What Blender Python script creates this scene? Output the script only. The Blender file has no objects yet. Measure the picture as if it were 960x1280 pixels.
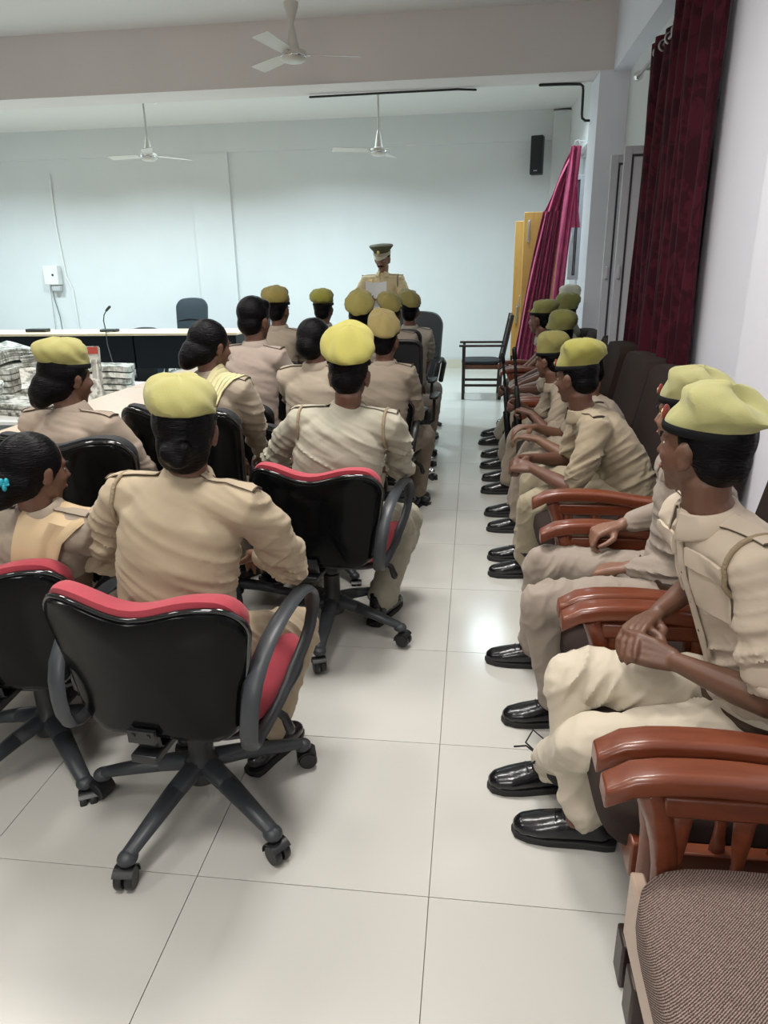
import bpy, bmesh, math, random
import numpy as np
from mathutils import Vector, Matrix, Euler
from mathutils.bvhtree import BVHTree
random.seed(7)
C = bpy.context.scene.collection
PI = math.pi
R = math.radians

# ------------------------------------------------------------------ camera
F_PX, PITCH, YAW, ROLL, CAM_H = 875.476, 0.32931, 0.127111, -0.0165238, 1.47167
cy_, sy_ = math.cos(YAW), math.sin(YAW)
fwd = Vector((-sy_*math.cos(PITCH), cy_*math.cos(PITCH), -math.sin(PITCH)))
rgt = Vector((cy_, sy_, 0)); upv = rgt.cross(fwd)
r2 = math.cos(ROLL)*rgt + math.sin(ROLL)*upv
u2 = -math.sin(ROLL)*rgt + math.cos(ROLL)*upv
cam = bpy.data.cameras.new('camera'); camo = bpy.data.objects.new('camera', cam); C.objects.link(camo)
cam.sensor_fit = 'VERTICAL'; cam.sensor_height = 36.0; cam.lens = F_PX/1280*36.0
cam.clip_start = 0.02; cam.clip_end = 100
M4 = Matrix((r2, u2, -fwd)).transposed().to_4x4(); M4.translation = Vector((0, 0, CAM_H))
camo.matrix_world = M4
sc = bpy.context.scene
sc.camera = camo
sc.view_settings.view_transform = 'Standard'
sc.view_settings.look = 'None'
sc.view_settings.exposure = -0.10
sc.view_settings.gamma = 1.0
sc.view_settings.use_curve_mapping = False
# ------------------------------------------------------------------ world and lights
w = bpy.data.worlds.new('world'); sc.world = w; w.use_nodes = True
w.node_tree.nodes['Background'].inputs[0].default_value = (0.62, 0.72, 0.85, 1)
w.node_tree.nodes['Background'].inputs[1].default_value = 0.35

def area(name, loc, rot, sx, sy, power, col, spread=180):
    l = bpy.data.lights.new(name, 'AREA'); l.shape = 'RECTANGLE'; l.size = sx; l.size_y = sy
    l.energy = power; l.color = col; l.spread = R(spread)
    o = bpy.data.objects.new(name, l); C.objects.link(o); o.location = loc; o.rotation_euler = rot
    return o
COOL = (0.76, 0.94, 1.0); NEUT = (1.0, 0.97, 0.93)
CEIL = 3.63
# recessed ceiling panels of the far room (above the beam's line of sight)
for x, p in ((0.30, 42), (-2.2, 122), (-4.9, 122), (-7.3, 104)):
    area('ceiling_panel_light', (x, 9.15, CEIL-0.03), (0, 0, 0), 0.42, 0.42, p, COOL, 142)
# ceiling panels of the near room
for x, y, p in ((-0.7, 0.3, 38), (-0.2, 2.6, 50), (-3.0, 2.6, 38), (-3.0, 0.2, 22), (-1.3, 2.9, 24), (-3.4, 5.0, 36)):
    area('ceiling_panel_light', (x, y, CEIL-0.03), (0, 0, 0), 0.6, 0.6, p, NEUT, 140)
area('wall_tube_light', (-0.9, -1.9, 2.5), (R(-78), 0, PI), 1.2, 0.08, 34, NEUT, 170)

# ------------------------------------------------------------------ materials
MATS = {}
def mat(name, col, rough=0.6, metal=0.0, bump=0.0, bscale=60, var=0.0, vscale=6, coat=0.0, emit=0, spec=0.5,
        stretch=(1, 1, 1), sheen=0.0, alpha=None, weave=0, trans=0, col2=None):
    if name in MATS: return MATS[name]
    m = bpy.data.materials.new(name); m.use_nodes = True; nt = m.node_tree; N = nt.nodes; L = nt.links
    b = N['Principled BSDF']
    b.inputs['Base Color'].default_value = (*col, 1); b.inputs['Roughness'].default_value = rough
    b.inputs['Metallic'].default_value = metal; b.inputs['Specular IOR Level'].default_value = spec
    b.inputs['Coat Weight'].default_value = coat; b.inputs['Coat Roughness'].default_value = 0.08
    if sheen: b.inputs['Sheen Weight'].default_value = sheen
    if trans: b.inputs['Transmission Weight'].default_value = trans
    if emit:
        b.inputs['Emission Color'].default_value = (*col, 1); b.inputs['Emission Strength'].default_value = emit
    tc = N.new('ShaderNodeTexCoord'); mp = N.new('ShaderNodeMapping'); mp.inputs['Scale'].default_value = stretch
    L.new(tc.outputs['Object'], mp.inputs['Vector'])
    if var or col2:
        n = N.new('ShaderNodeTexNoise'); n.inputs['Scale'].default_value = vscale; n.inputs['Detail'].default_value = 5
        L.new(mp.outputs[0], n.inputs['Vector'])
        r = N.new('ShaderNodeValToRGB'); r.color_ramp.elements[0].position = 0.32; r.color_ramp.elements[1].position = 0.68
        c2 = col2 or tuple(max(0, c*(1-var)) for c in col)
        r.color_ramp.elements[0].color = (*c2, 1)
        r.color_ramp.elements[1].color = (*(col if col2 else tuple(min(1, c*(1+var)) for c in col)), 1)
        L.new(n.outputs[0], r.inputs[0]); L.new(r.outputs[0], b.inputs['Base Color'])
    if bump:
        n = N.new('ShaderNodeTexNoise'); n.inputs['Scale'].default_value = bscale; n.inputs['Detail'].default_value = 4
        L.new(mp.outputs[0], n.inputs['Vector'])
        bp = N.new('ShaderNodeBump'); bp.inputs['Strength'].default_value = bump; bp.inputs['Distance'].default_value = 0.004
        L.new(n.outputs[0], bp.inputs['Height']); L.new(bp.outputs[0], b.inputs['Normal'])
    MATS[name] = m
    return m

def weave_mat(name, c1, c2, scale=220):
    if name in MATS: return MATS[name]
    m = bpy.data.materials.new(name); m.use_nodes = True; nt = m.node_tree; N = nt.nodes; L = nt.links
    b = N['Principled BSDF']; b.inputs['Roughness'].default_value = 0.9; b.inputs['Specular IOR Level'].default_value = 0.15
    tc = N.new('ShaderNodeTexCoord')
    w1 = N.new('ShaderNodeTexWave'); w1.wave_type = 'BANDS'; w1.bands_direction = 'DIAGONAL'; w1.inputs['Scale'].default_value = scale*0.32
    w1.inputs['Distortion'].default_value = 2.5; w1.inputs['Detail'].default_value = 2; w1.inputs['Detail Scale'].default_value = 4
    w2 = N.new('ShaderNodeTexNoise'); w2.inputs['Scale'].default_value = scale*1.4; w2.inputs['Detail'].default_value = 1
    L.new(tc.outputs['Object'], w1.inputs['Vector']); L.new(tc.outputs['Object'], w2.inputs['Vector'])
    mx = N.new('ShaderNodeMath'); mx.operation = 'MULTIPLY'; L.new(w1.outputs['Fac'], mx.inputs[0]); L.new(w2.outputs[0], mx.inputs[1])
    r = N.new('ShaderNodeValToRGB'); r.color_ramp.elements[0].position = 0.1; r.color_ramp.elements[1].position = 0.5
    r.color_ramp.elements[0].color = (*c1, 1); r.color_ramp.elements[1].color = (*c2, 1)
    L.new(mx.outputs[0], r.inputs[0]); L.new(r.outputs[0], b.inputs['Base Color'])
    bp = N.new('ShaderNodeBump'); bp.inputs['Strength'].default_value = 0.5; bp.inputs['Distance'].default_value = 0.002
    L.new(mx.outputs[0], bp.inputs['Height']); L.new(bp.outputs[0], b.inputs['Normal'])
    MATS[name] = m; return m

def cloth_print_mat(name, c1, c2, scale):      # leafy brocade on the dark curtain
    m = bpy.data.materials.new(name); m.use_nodes = True; nt = m.node_tree; N = nt.nodes; L = nt.links
    b = N['Principled BSDF']; b.inputs['Roughness'].default_value = 0.7; b.inputs['Specular IOR Level'].default_value = 0.15
    tc = N.new('ShaderNodeTexCoord')
    n = N.new('ShaderNodeTexNoise'); n.inputs['Scale'].default_value = scale; n.inputs['Detail'].default_value = 2; n.inputs['Distortion'].default_value = 1.6
    L.new(tc.outputs['Object'], n.inputs['Vector'])
    r = N.new('ShaderNodeValToRGB'); r.color_ramp.elements[0].position = 0.47; r.color_ramp.elements[1].position = 0.54
    r.color_ramp.elements[0].color = (*c1, 1); r.color_ramp.elements[1].color = (*c2, 1)
    L.new(n.outputs[0], r.inputs[0]); L.new(r.outputs[0], b.inputs['Base Color'])
    MATS[name] = m; return m

def news_mat(name, tone):
    m = bpy.data.materials.new(name); m.use_nodes = True; nt = m.node_tree; N = nt.nodes; L = nt.links
    b = N['Principled BSDF']; b.inputs['Roughness'].default_value = 0.85
    tc = N.new('ShaderNodeTexCoord')
    br = N.new('ShaderNodeTexBrick'); br.inputs['Scale'].default_value = 9; br.inputs['Mortar Size'].default_value = 0.05
    br.inputs['Color1'].default_value = (tone*0.45, tone*0.44, tone*0.40, 1); br.inputs['Color2'].default_value = (tone*0.9, tone*0.88, tone*0.78, 1)
    br.inputs['Mortar'].default_value = (tone, tone*0.98, tone*0.9, 1); br.inputs['Bias'].default_value = 0.15
    L.new(tc.outputs['Object'], br.inputs['Vector'])
    n = N.new('ShaderNodeTexNoise'); n.inputs['Scale'].default_value = 14; n.inputs['Detail'].default_value = 3
    L.new(tc.outputs['Object'], n.inputs['Vector'])
    r = N.new('ShaderNodeValToRGB'); r.color_ramp.elements[0].position = 0.40; r.color_ramp.elements[1].position = 0.52
    r.color_ramp.elements[0].color = (0.25, 0.25, 0.23, 1); r.color_ramp.elements[1].color = (1, 1, 1, 1)
    L.new(n.outputs[0], r.inputs[0])
    mx = N.new('ShaderNodeMix'); mx.data_type = 'RGBA'; mx.blend_type = 'MULTIPLY'; mx.inputs[0].default_value = 0.75
    L.new(br.outputs[0], mx.inputs[6]); L.new(r.outputs[0], mx.inputs[7]); L.new(mx.outputs[2], b.inputs['Base Color'])
    MATS[name] = m; return m

def wood_mat(name, c1, c2, rough=0.22, coat=0.5, stretch=(3, 3, 18)):
    if name in MATS: return MATS[name]
    m = bpy.data.materials.new(name); m.use_nodes = True; nt = m.node_tree; N = nt.nodes; L = nt.links
    b = N['Principled BSDF']; b.inputs['Roughness'].default_value = rough; b.inputs['Coat Weight'].default_value = coat
    b.inputs['Coat Roughness'].default_value = 0.12
    tc = N.new('ShaderNodeTexCoord'); mp = N.new('ShaderNodeMapping'); mp.inputs['Scale'].default_value = stretch
    n = N.new('ShaderNodeTexNoise'); n.inputs['Scale'].default_value = 3; n.inputs['Detail'].default_value = 6; n.inputs['Distortion'].default_value = 1.0
    L.new(tc.outputs['Object'], mp.inputs[0]); L.new(mp.outputs[0], n.inputs['Vector'])
    r = N.new('ShaderNodeValToRGB'); r.color_ramp.elements[0].position = 0.3; r.color_ramp.elements[1].position = 0.7
    r.color_ramp.elements[0].color = (*c1, 1); r.color_ramp.elements[1].color = (*c2, 1)
    L.new(n.outputs[0], r.inputs[0]); L.new(r.outputs[0], b.inputs['Base Color'])
    MATS[name] = m; return m

WALL = mat('wall_paint', (0.69, 0.70, 0.70), 0.75, bump=0.08, bscale=30, var=0.015, vscale=2)
WALLN = mat('wall_paint_lilac', (0.80, 0.80, 0.87), 0.7, bump=0.08, bscale=30, var=0.015, vscale=2)
CEILM = mat('ceiling_paint', (0.72, 0.70, 0.68), 0.85, bump=0.05, bscale=20)
BEAMM = mat('beam_paint_dimmed', (0.69, 0.64, 0.62), 0.8, bump=0.08, bscale=14, var=0.02, vscale=1.5)  # white paint, with the weak light's pinkish grey put into the colour
GROUT = mat('grout', (0.33, 0.32, 0.29), 0.8)
TILE = mat('floor_tile', (0.52, 0.51, 0.47), 0.17, var=0.03, vscale=0.8, spec=0.42)
SKIRT = mat('skirting', (0.62, 0.58, 0.47), 0.3)
BLACKP = mat('black_plastic', (0.012, 0.013, 0.014), 0.38, bump=0.05, bscale=300)
BLACKG = mat('black_gloss', (0.003, 0.0035, 0.004), 0.16, spec=0.12)
RIMG = mat('rim_gloss', (0.006, 0.0065, 0.007), 0.08, coat=0.8)
GREYP = mat('charcoal_plastic', (0.035, 0.04, 0.045), 0.42, bump=0.06, bscale=200)
RED = mat('red_upholstery', (0.35, 0.032, 0.050), 0.8, bump=0.2, bscale=400, sheen=0.15)
BLKF = mat('black_upholstery', (0.012, 0.013, 0.016), 0.75, bump=0.2, bscale=400)
LEATH = mat('blue_black_leather', (0.022, 0.032, 0.042), 0.42, bump=0.25, bscale=120)
MESHM = mat('black_mesh', (0.01, 0.01, 0.012), 0.7)
CHROME = mat('chrome', (0.75, 0.75, 0.76), 0.12, metal=1.0)
STEEL = mat('brushed_steel', (0.5, 0.5, 0.5), 0.35, metal=1.0)
WOOD = wood_mat('red_brown_wood', (0.125, 0.030, 0.013), (0.175, 0.045, 0.019), rough=0.30, coat=0.15, stretch=(16, 2, 16))
DWOOD = wood_mat('dark_wood', (0.016, 0.008, 0.006), (0.030, 0.014, 0.010), 0.4, 0.0)
MAPLE = wood_mat('maple_laminate', (0.66, 0.50, 0.33), (0.72, 0.57, 0.40), 0.35, 0.2, (2, 12, 12))
PEACH = wood_mat('peach_laminate', (0.60, 0.45, 0.33), (0.64, 0.49, 0.37), 0.35, 0.2, (10, 2, 10))
PLY = wood_mat('yellow_plywood', (0.60, 0.34, 0.085), (0.68, 0.41, 0.12), 0.45, 0.1, (8, 8, 1.2))
TBLACK = mat('black_panel', (0.006, 0.008, 0.011), 0.45, spec=0.15)
BROWNC = weave_mat('brown_weave', (0.055, 0.034, 0.028), (0.30, 0.23, 0.20), 420)
BROWND = mat('dark_brown_fabric', (0.030, 0.019, 0.016), 0.9, bump=0.4, bscale=500, spec=0.2)
CURT = cloth_print_mat('maroon_brocade', (0.030, 0.003, 0.008), (0.060, 0.006, 0.015), 7)
PINK = mat('magenta_satin', (0.40, 0.040, 0.125), 0.55, sheen=0.15, var=0.15, vscale=8, bump=0.1)
ALU = mat('grey_window_frame', (0.52, 0.53, 0.57), 0.4)
GASKET = mat('dark_gasket', (0.045, 0.045, 0.05), 0.7)
FROST = mat('frosted_glass', (0.60, 0.62, 0.66), 0.45, spec=0.5)
WHITEP = mat('white_plastic', (0.80, 0.80, 0.78), 0.4)
FANM = mat('cream_enamel', (0.58, 0.55, 0.50), 0.3)
SHOE = mat('black_leather', (0.006, 0.006, 0.008), 0.22, coat=0.25, bump=0.35, bscale=45)
SOLE = mat('rubber_sole', (0.014, 0.014, 0.014), 0.7)
SOCK = mat('black_sock', (0.015, 0.015, 0.017), 0.9)
HAIR = mat('black_hair', (0.0018, 0.0015, 0.002), 0.34, spec=0.10, bump=0.9, bscale=50, stretch=(1, 1, 6))
BAND = mat('black_band', (0.006, 0.006, 0.007), 0.7, spec=0.15)
BELT = mat('brown_belt', (0.045, 0.022, 0.012), 0.35)
CORD = mat('khaki_cord', (0.27, 0.21, 0.13), 0.8, bump=1.0, bscale=160)
PIPING = mat('dark_piping', (0.05, 0.032, 0.02), 0.6)
EYE = mat('eye_white', (0.7, 0.68, 0.62), 0.2); PUPIL = mat('pupil', (0.01, 0.006, 0.004), 0.1)
LIP = mat('lip', (0.20, 0.06, 0.05), 0.5)
REDB = mat('badge_red', (0.22, 0.03, 0.03), 0.6); GOLD = mat('badge_metal', (0.75, 0.6, 0.3), 0.3, metal=1.0)
TEAL = mat('teal_clip', (0.01, 0.30, 0.38), 0.35)
GUN = mat('gun_metal', (0.012, 0.012, 0.014), 0.35, metal=0.6)
PAPER = mat('paper', (0.80, 0.80, 0.80), 0.7)
NEWS = news_mat('newsprint', 0.66); NEWS2 = news_mat('newsprint_light', 0.85)
CABLE = mat('black_cable', (0.01, 0.01, 0.01), 0.5)

def khaki(k, col):
    if 'cloth_'+k in MATS: return MATS['cloth_'+k]
    m = mat('cloth_'+k, col, 0.85, bump=0.2, bscale=700, sheen=0.08); N = m.node_tree.nodes; L = m.node_tree.links
    tc = N.new('ShaderNodeTexCoord'); n = N.new('ShaderNodeTexNoise'); n.noise_type = 'RIDGED_MULTIFRACTAL'; n.inputs['Scale'].default_value = 6.5; n.inputs['Detail'].default_value = 2; n.inputs['Distortion'].default_value = 0.9
    mp = N.new('ShaderNodeMapping'); mp.inputs['Scale'].default_value = (1, 1, 2.1); mp.inputs['Rotation'].default_value = (0.3, 0.4, 0)
    L.new(tc.outputs['Object'], mp.inputs[0]); L.new(mp.outputs[0], n.inputs['Vector'])
    b2 = N.new('ShaderNodeBump'); b2.inputs['Strength'].default_value = 0.32; b2.inputs['Distance'].default_value = 0.012
    L.new(n.outputs[0], b2.inputs['Height']); b1 = [q for q in N if q.type == 'BUMP' and q != b2][0]; L.new(b2.outputs[0], b1.inputs['Normal'])
    return m
def beretm(k, col): return mat('felt_'+k, col, 0.95, bump=0.35, bscale=500, sheen=0.12, var=0.05, vscale=9)
def skinm(k, col): return mat('skin_'+k, col, 0.48, bump=0.08, bscale=180, var=0.05, vscale=16)

# ------------------------------------------------------------------ mesh builder
class MB:
    def __init__(s): s.v = []; s.f = []
    def add(s, vs, fs):
        o = len(s.v); s.v += [tuple(map(float, p)) for p in vs]; s.f += [tuple(i+o for i in f) for f in fs]; return s
    def box(s, c, size, rot=None):
        x, y, z = (d/2 for d in size); pts = []
        M = rot if isinstance(rot, Matrix) else (Euler(rot).to_matrix() if rot else Matrix.Identity(3))
        for a in (-x, x):
            for b in (-y, y):
                for d in (-z, z): pts.append(M @ Vector((a, b, d)) + Vector(c))
        return s.add(pts, [(0, 1, 3, 2), (4, 6, 7, 5), (0, 4, 5, 1), (2, 3, 7, 6), (0, 2, 6, 4), (1, 5, 7, 3)])
    def tube(s, pts, rad, n=12, up=None, cap=True, closed=False):
        P = [Vector(p) for p in pts]; m = len(P)
        rad = [(r, r) if not isinstance(r, (tuple, list)) else r for r in (rad if isinstance(rad, (list, tuple)) else [rad]*m)]
        T = []
        for i in range(m):
            if closed: t = P[(i+1) % m]-P[i-1]
            else: t = (P[min(i+1, m-1)]-P[max(i-1, 0)])
            T.append(t.normalized() if t.length > 1e-9 else Vector((0, 0, 1)))
        u = Vector(up) if up else (Vector((0, 0, 1)) if abs(T[0].z) < .9 else Vector((1, 0, 0)))
        vs = []; fs = []
        rings = []
        for i in range(m):
            t = T[i]
            if up: u = Vector(up)
            a = u-t*u.dot(t)
            if a.length < 1e-6: a = Vector((1, 0, 0))-t*t.x
            a.normalize(); b = t.cross(a); u = a
            rings.append((P[i], a, b, t, rad[i]))
        full = []
        if cap and not closed:
            p, a, b, t, r = rings[0]; q = min(r)
            full += [(p-t*q*.75, a, b, t, (r[0]*.55, r[1]*.55))]
        full += rings
        if cap and not closed:
            p, a, b, t, r = rings[-1]; q = min(r)
            full += [(p+t*q*.75, a, b, t, (r[0]*.55, r[1]*.55))]
        for (p, a, b, t, r) in full:
            for k in range(n):
                c, si = math.cos(2*PI*k/n), math.sin(2*PI*k/n)
                vs.append(p+a*(r[0]*c)+b*(r[1]*si))
        K = len(full)
        for i in range(K-1 if not closed else K):
            for k in range(n):
                j = (i+1) % K
                fs.append((i*n+k, i*n+(k+1) % n, j*n+(k+1) % n, j*n+k))
        if not closed:
            if cap:
                p, a, b, t, r = full[0]; vs.append(p-t*min(r)*.35); c0 = len(vs)-1
                p, a, b, t, r = full[-1]; vs.append(p+t*min(r)*.35); c1 = len(vs)-1
                for k in range(n):
                    fs.append((c0, (k+1) % n, k)); fs.append((c1, (K-1)*n+k, (K-1)*n+(k+1) % n))
            else:
                fs.append(tuple(range(n-1, -1, -1))); fs.append(tuple((K-1)*n+k for k in range(n)))
        return s.add(vs, fs)
    def ell(s, c, r, M=None, nu=16, nv=10):
        vs = []; fs = []; c = Vector(c); M = M or Matrix.Identity(3)
        if isinstance(r, (int, float)): r = (r, r, r)
        vs.append(M @ Vector((0, 0, r[2]))+c)
        for i in range(1, nv):
            a = PI*i/nv
            for k in range(nu):
                b = 2*PI*k/nu
                vs.append(M @ Vector((r[0]*math.sin(a)*math.cos(b), r[1]*math.sin(a)*math.sin(b), r[2]*math.cos(a)))+c)
        vs.append(M @ Vector((0, 0, -r[2]))+c); L = len(vs)-1
        for k in range(nu):
            fs.append((0, 1+k, 1+(k+1) % nu)); fs.append((L, 1+(nv-2)*nu+(k+1) % nu, 1+(nv-2)*nu+k))
        for i in range(nv-2):
            for k in range(nu):
                a = 1+i*nu; b = a+nu; fs.append((a+k, b+k, b+(k+1) % nu, a+(k+1) % nu))
        return s.add(vs, fs)
    def lathe(s, prof, n=24, c=(0, 0, 0), axis='z', M=None):
        vs = []; fs = []; c = Vector(c)
        for (r, z) in prof:
            for k in range(n):
                a = 2*PI*k/n; p = Vector((r*math.cos(a), r*math.sin(a), z))
                if axis == 'x': p = Vector((p.z, p.x, p.y))
                if axis == 'y': p = Vector((p.x, p.z, -p.y))
                if M: p = M @ p
                vs.append(p+c)
        K = len(prof)
        for i in range(K-1):
            for k in range(n): fs.append((i*n+k, i*n+(k+1) % n, (i+1)*n+(k+1) % n, (i+1)*n+k))
        fs.append(tuple(range(n-1, -1, -1))); fs.append(tuple((K-1)*n+k for k in range(n)))
        return s.add(vs, fs)
    def grid(s, fn, nu, nv, thick=None):       # fn(u,v)->point ; thick: vector fn or offset vector -> closed slab
        P = [[Vector(fn(i/nu, j/nv)) for j in range(nv+1)] for i in range(nu+1)]
        vs = [p for row in P for p in row]; fs = []
        id_ = lambda i, j: i*(nv+1)+j
        for i in range(nu):
            for j in range(nv): fs.append((id_(i, j), id_(i+1, j), id_(i+1, j+1), id_(i, j+1)))
        if thick is not None:
            o = len(vs)
            for i in range(nu+1):
                for j in range(nv+1):
                    if isinstance(thick, (int, float)):
                        du = P[min(i+1, nu)][j]-P[max(i-1, 0)][j]; dv = P[i][min(j+1, nv)]-P[i][max(j-1, 0)]
                        nn = du.cross(dv); nn = nn.normalized() if nn.length > 1e-12 else Vector((0, 0, 1))
                        vs.append(P[i][j]-nn*thick)
                    else: vs.append(P[i][j]+Vector(thick))
            for i in range(nu):
                for j in range(nv): fs.append((o+id_(i, j), o+id_(i, j+1), o+id_(i+1, j+1), o+id_(i+1, j)))
            for i in range(nu):
                fs.append((id_(i, 0), o+id_(i, 0), o+id_(i+1, 0), id_(i+1, 0))); fs.append((id_(i, nv), id_(i+1, nv), o+id_(i+1, nv), o+id_(i, nv)))
            for j in range(nv):
                fs.append((id_(0, j), id_(0, j+1), o+id_(0, j+1), o+id_(0, j))); fs.append((id_(nu, j), o+id_(nu, j), o+id_(nu, j+1), id_(nu, j+1)))
        return s.add(vs, fs)
    def mesh(s, name='m', off=(0, 0, 0)):
        me = bpy.data.meshes.new(name); ox, oy, oz = off
        me.from_pydata([(x-ox, y-oy, z-oz) for x, y, z in s.v], [], s.f); me.update(); return me
    def build(s, name, m, parent=None, smooth=True, bevel=0, sub=0, off=None, flatangle=None):
        if off is None: off = getattr_off(parent)
        me = s.mesh(name, off)
        bm = bmesh.new(); bm.from_mesh(me); bmesh.ops.recalc_face_normals(bm, faces=bm.faces); bm.to_mesh(me); bm.free()
        return link(name, me, m, parent, smooth, bevel, sub)

OFF = {}
def getattr_off(parent):
    return OFF.get(parent.name, (0, 0, 0)) if parent else (0, 0, 0)
def link(name, me, m, parent=None, smooth=True, bevel=0, sub=0):
    o = bpy.data.objects.new(name, me); C.objects.link(o)
    if m: me.materials.clear(); me.materials.append(m)
    if smooth:
        me.shade_smooth()
    if parent: o.parent = parent; OFF[o.name] = OFF.get(parent.name, (0, 0, 0))
    if bevel:
        b = o.modifiers.new('bevel', 'BEVEL'); b.width = bevel; b.segments = 2; b.limit_method = 'ANGLE'; b.angle_limit = R(35)
        b.harden_normals = False
        try: me.set_sharp_from_angle(angle=R(60))
        except Exception: pass
    elif smooth:
        try: me.set_sharp_from_angle(angle=R(50))
        except Exception: pass
    if sub:
        b = o.modifiers.new('sub', 'SUBSURF'); b.levels = sub; b.render_levels = sub
    return o
def tag(o, label, cat, group=None, kind=None):
    if label: o['label'] = label
    if cat: o['category'] = cat
    if group: o['group'] = group
    if kind: o['kind'] = kind
    return o
def thing(name, label, cat, loc=(0, 0, 0), rz=0, group=None):
    o = bpy.data.objects.new(name, None); C.objects.link(o); o.location = loc; o.rotation_euler = (0, 0, rz)
    o.empty_display_size = 0.1
    return tag(o, label, cat, group)
def world_thing(name, label, cat, loc, group=None):     # children given in world coordinates
    o = thing(name, label, cat, loc, 0, group); OFF[o.name] = tuple(loc); return o
def dup(root, loc, rz, label, group=None):
    r = root.copy(); C.objects.link(r); r.location = loc; r.rotation_euler = (0, 0, rz); r['label'] = label
    if group: r['group'] = group
    for ch in list(root.children):
        c = ch.copy(); C.objects.link(c); c.parent = r
        for g in list(ch.children):
            d = g.copy(); C.objects.link(d); d.parent = c
    return r
def struct(o): o['kind'] = 'structure'; return o

# value noise, vectorised
def vnoise(p, seed=0):
    p = np.asarray(p, float); i = np.floor(p).astype(np.int64); f = p-i; f = f*f*(3-2*f)
    def h(ix, iy, iz):
        n = (ix*73856093) ^ (iy*19349663) ^ (iz*83492791) ^ (seed*2654435761)
        n = (n ^ (n >> 13)) & 0x7fffffff; n = (n*1274126177+12345) & 0x7fffffff; n = (n ^ (n >> 15))
        return (n & 0xffff)/65535.0
    r = 0
    for dx in (0, 1):
        for dy in (0, 1):
            for dz in (0, 1):
                wgt = (f[:, 0] if dx else 1-f[:, 0])*(f[:, 1] if dy else 1-f[:, 1])*(f[:, 2] if dz else 1-f[:, 2])
                r = r+wgt*h(i[:, 0]+dx, i[:, 1]+dy, i[:, 2]+dz)
    return r

def fuse(mb, voxel, smooth=6, fac=0.5):
    me = mb.mesh('tmp'); o = bpy.data.objects.new('tmp', me); C.objects.link(o)
    bm = bmesh.new(); bm.from_mesh(me); bmesh.ops.recalc_face_normals(bm, faces=bm.faces); bm.to_mesh(me); bm.free()
    r = o.modifiers.new('r', 'REMESH'); r.mode = 'VOXEL'; r.voxel_size = voxel; r.use_smooth_shade = True
    if smooth:
        sm = o.modifiers.new('s', 'SMOOTH'); sm.factor = fac; sm.iterations = smooth
    dg = bpy.context.evaluated_depsgraph_get(); ev = o.evaluated_get(dg)
    out = bpy.data.meshes.new_from_object(ev)
    bpy.data.objects.remove(o); bpy.data.meshes.remove(me)
    return out
def coords(me):
    a = np.empty(len(me.vertices)*3); me.vertices.foreach_get('co', a); return a.reshape(-1, 3)
def normals(me):
    a = np.empty(len(me.vertices)*3); me.vertices.foreach_get('normal', a); return a.reshape(-1, 3)
def setco(me, a): me.vertices.foreach_set('co', a.ravel()); me.update()

# folds of cloth: ridged noise stretched along fold direction, stronger near the given joints
def folds(me, axes, amp, foci=(), seed=0, base=0.35):
    co = coords(me); no = normals(me)
    A = np.array(axes)                     # rows: 3 scaled direction vectors
    q = co @ A.T
    q = q+0.55*vnoise(q*0.6+5, seed+9)[:, None]
    n = vnoise(q, seed); n2 = vnoise(q*2.1+11, seed+3)
    r = (1-np.abs(2*n-1))**2+0.35*(1-np.abs(2*n2-1))**2-0.55
    wgt = np.full(len(co), base)
    for (c, rad, s) in foci:
        d = np.linalg.norm(co-np.array(c), axis=1); wgt = wgt+s*np.exp(-(d/rad)**2)
    setco(me, co+no*(amp*r*wgt)[:, None])

# ================================================================== SETTING
def sbox(name, lo, hi, m, parent=None, bevel=0):
    b = MB(); b.box([(a+c)/2 for a, c in zip(lo, hi)], [c-a for a, c in zip(lo, hi)])
    o = b.build(name, m, parent, smooth=False, bevel=bevel)
    if not parent: struct(o)
    return o
XL, XR, YB, YF = -8.6, 1.30, -2.6, 11.5
floor = sbox('floor', (XL-.2, YB-.2, -0.16), (XR+.2, YF+.2, -0.012), GROUT)
# vitrified floor tiles on a 0.6 m grid, each a piece of its own where the camera could see it
TS = 0.6; TX0, TY0 = -0.0748, 1.34
tm = MB(); tm.box((0, 0, -0.006), (TS-.0022, TS-.0022, 0.012)); tme = tm.mesh('floor_tile'); tme.materials.append(TILE)
def inview(x, y, z, mar=0.0):
    d = Vector((x, y, z-CAM_H)); zc = d.dot(fwd)
    if zc < 0.05: return False
    px = 480+F_PX*d.dot(r2)/zc; py = 640-F_PX*d.dot(u2)/zc
    return -mar < px < 960+mar and -mar < py < 1280+mar
cells = []
for i in range(-15, 3):
    for j in range(-7, 17):
        x0, y0 = TX0+i*TS, TY0+j*TS
        if x0 > XR or x0+TS < XL or y0 > YF or y0+TS < YB: continue
        vis = any(inview(x0+a*TS, y0+b*TS, 0, 40) for a in (0, .5, 1) for b in (0, .5, 1))
        cells.append((0 if vis else 1, (x0+.3)**2+(y0+.3)**2, x0, y0))
cells.sort(); rest = MB(); kept = 0
for vis, d, x0, y0 in cells:
    xa, xb, ya, yb = max(x0, XL), min(x0+TS, XR), max(y0, YB), min(y0+TS, YF)
    full = (xb-xa > TS-1e-4 and yb-ya > TS-1e-4)
    if vis == 0 and kept < 280:
        if full:
            o = bpy.data.objects.new('floor_tile', tme); C.objects.link(o); o.parent = floor; o.location = (x0+TS/2, y0+TS/2, 0)
        else:
            b = MB(); b.box(((xa+xb)/2, (ya+yb)/2, -.006), (xb-xa-.002, yb-ya-.002, .012)); b.build('floor_tile', TILE, floor, smooth=False)
        kept += 1
    else:
        rest.box(((xa+xb)/2, (ya+yb)/2, -.006), (xb-xa-.002, yb-ya-.002, .012))
o = rest.build('floor_tile', TILE, floor, smooth=False); o['kind'] = 'stuff'

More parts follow.
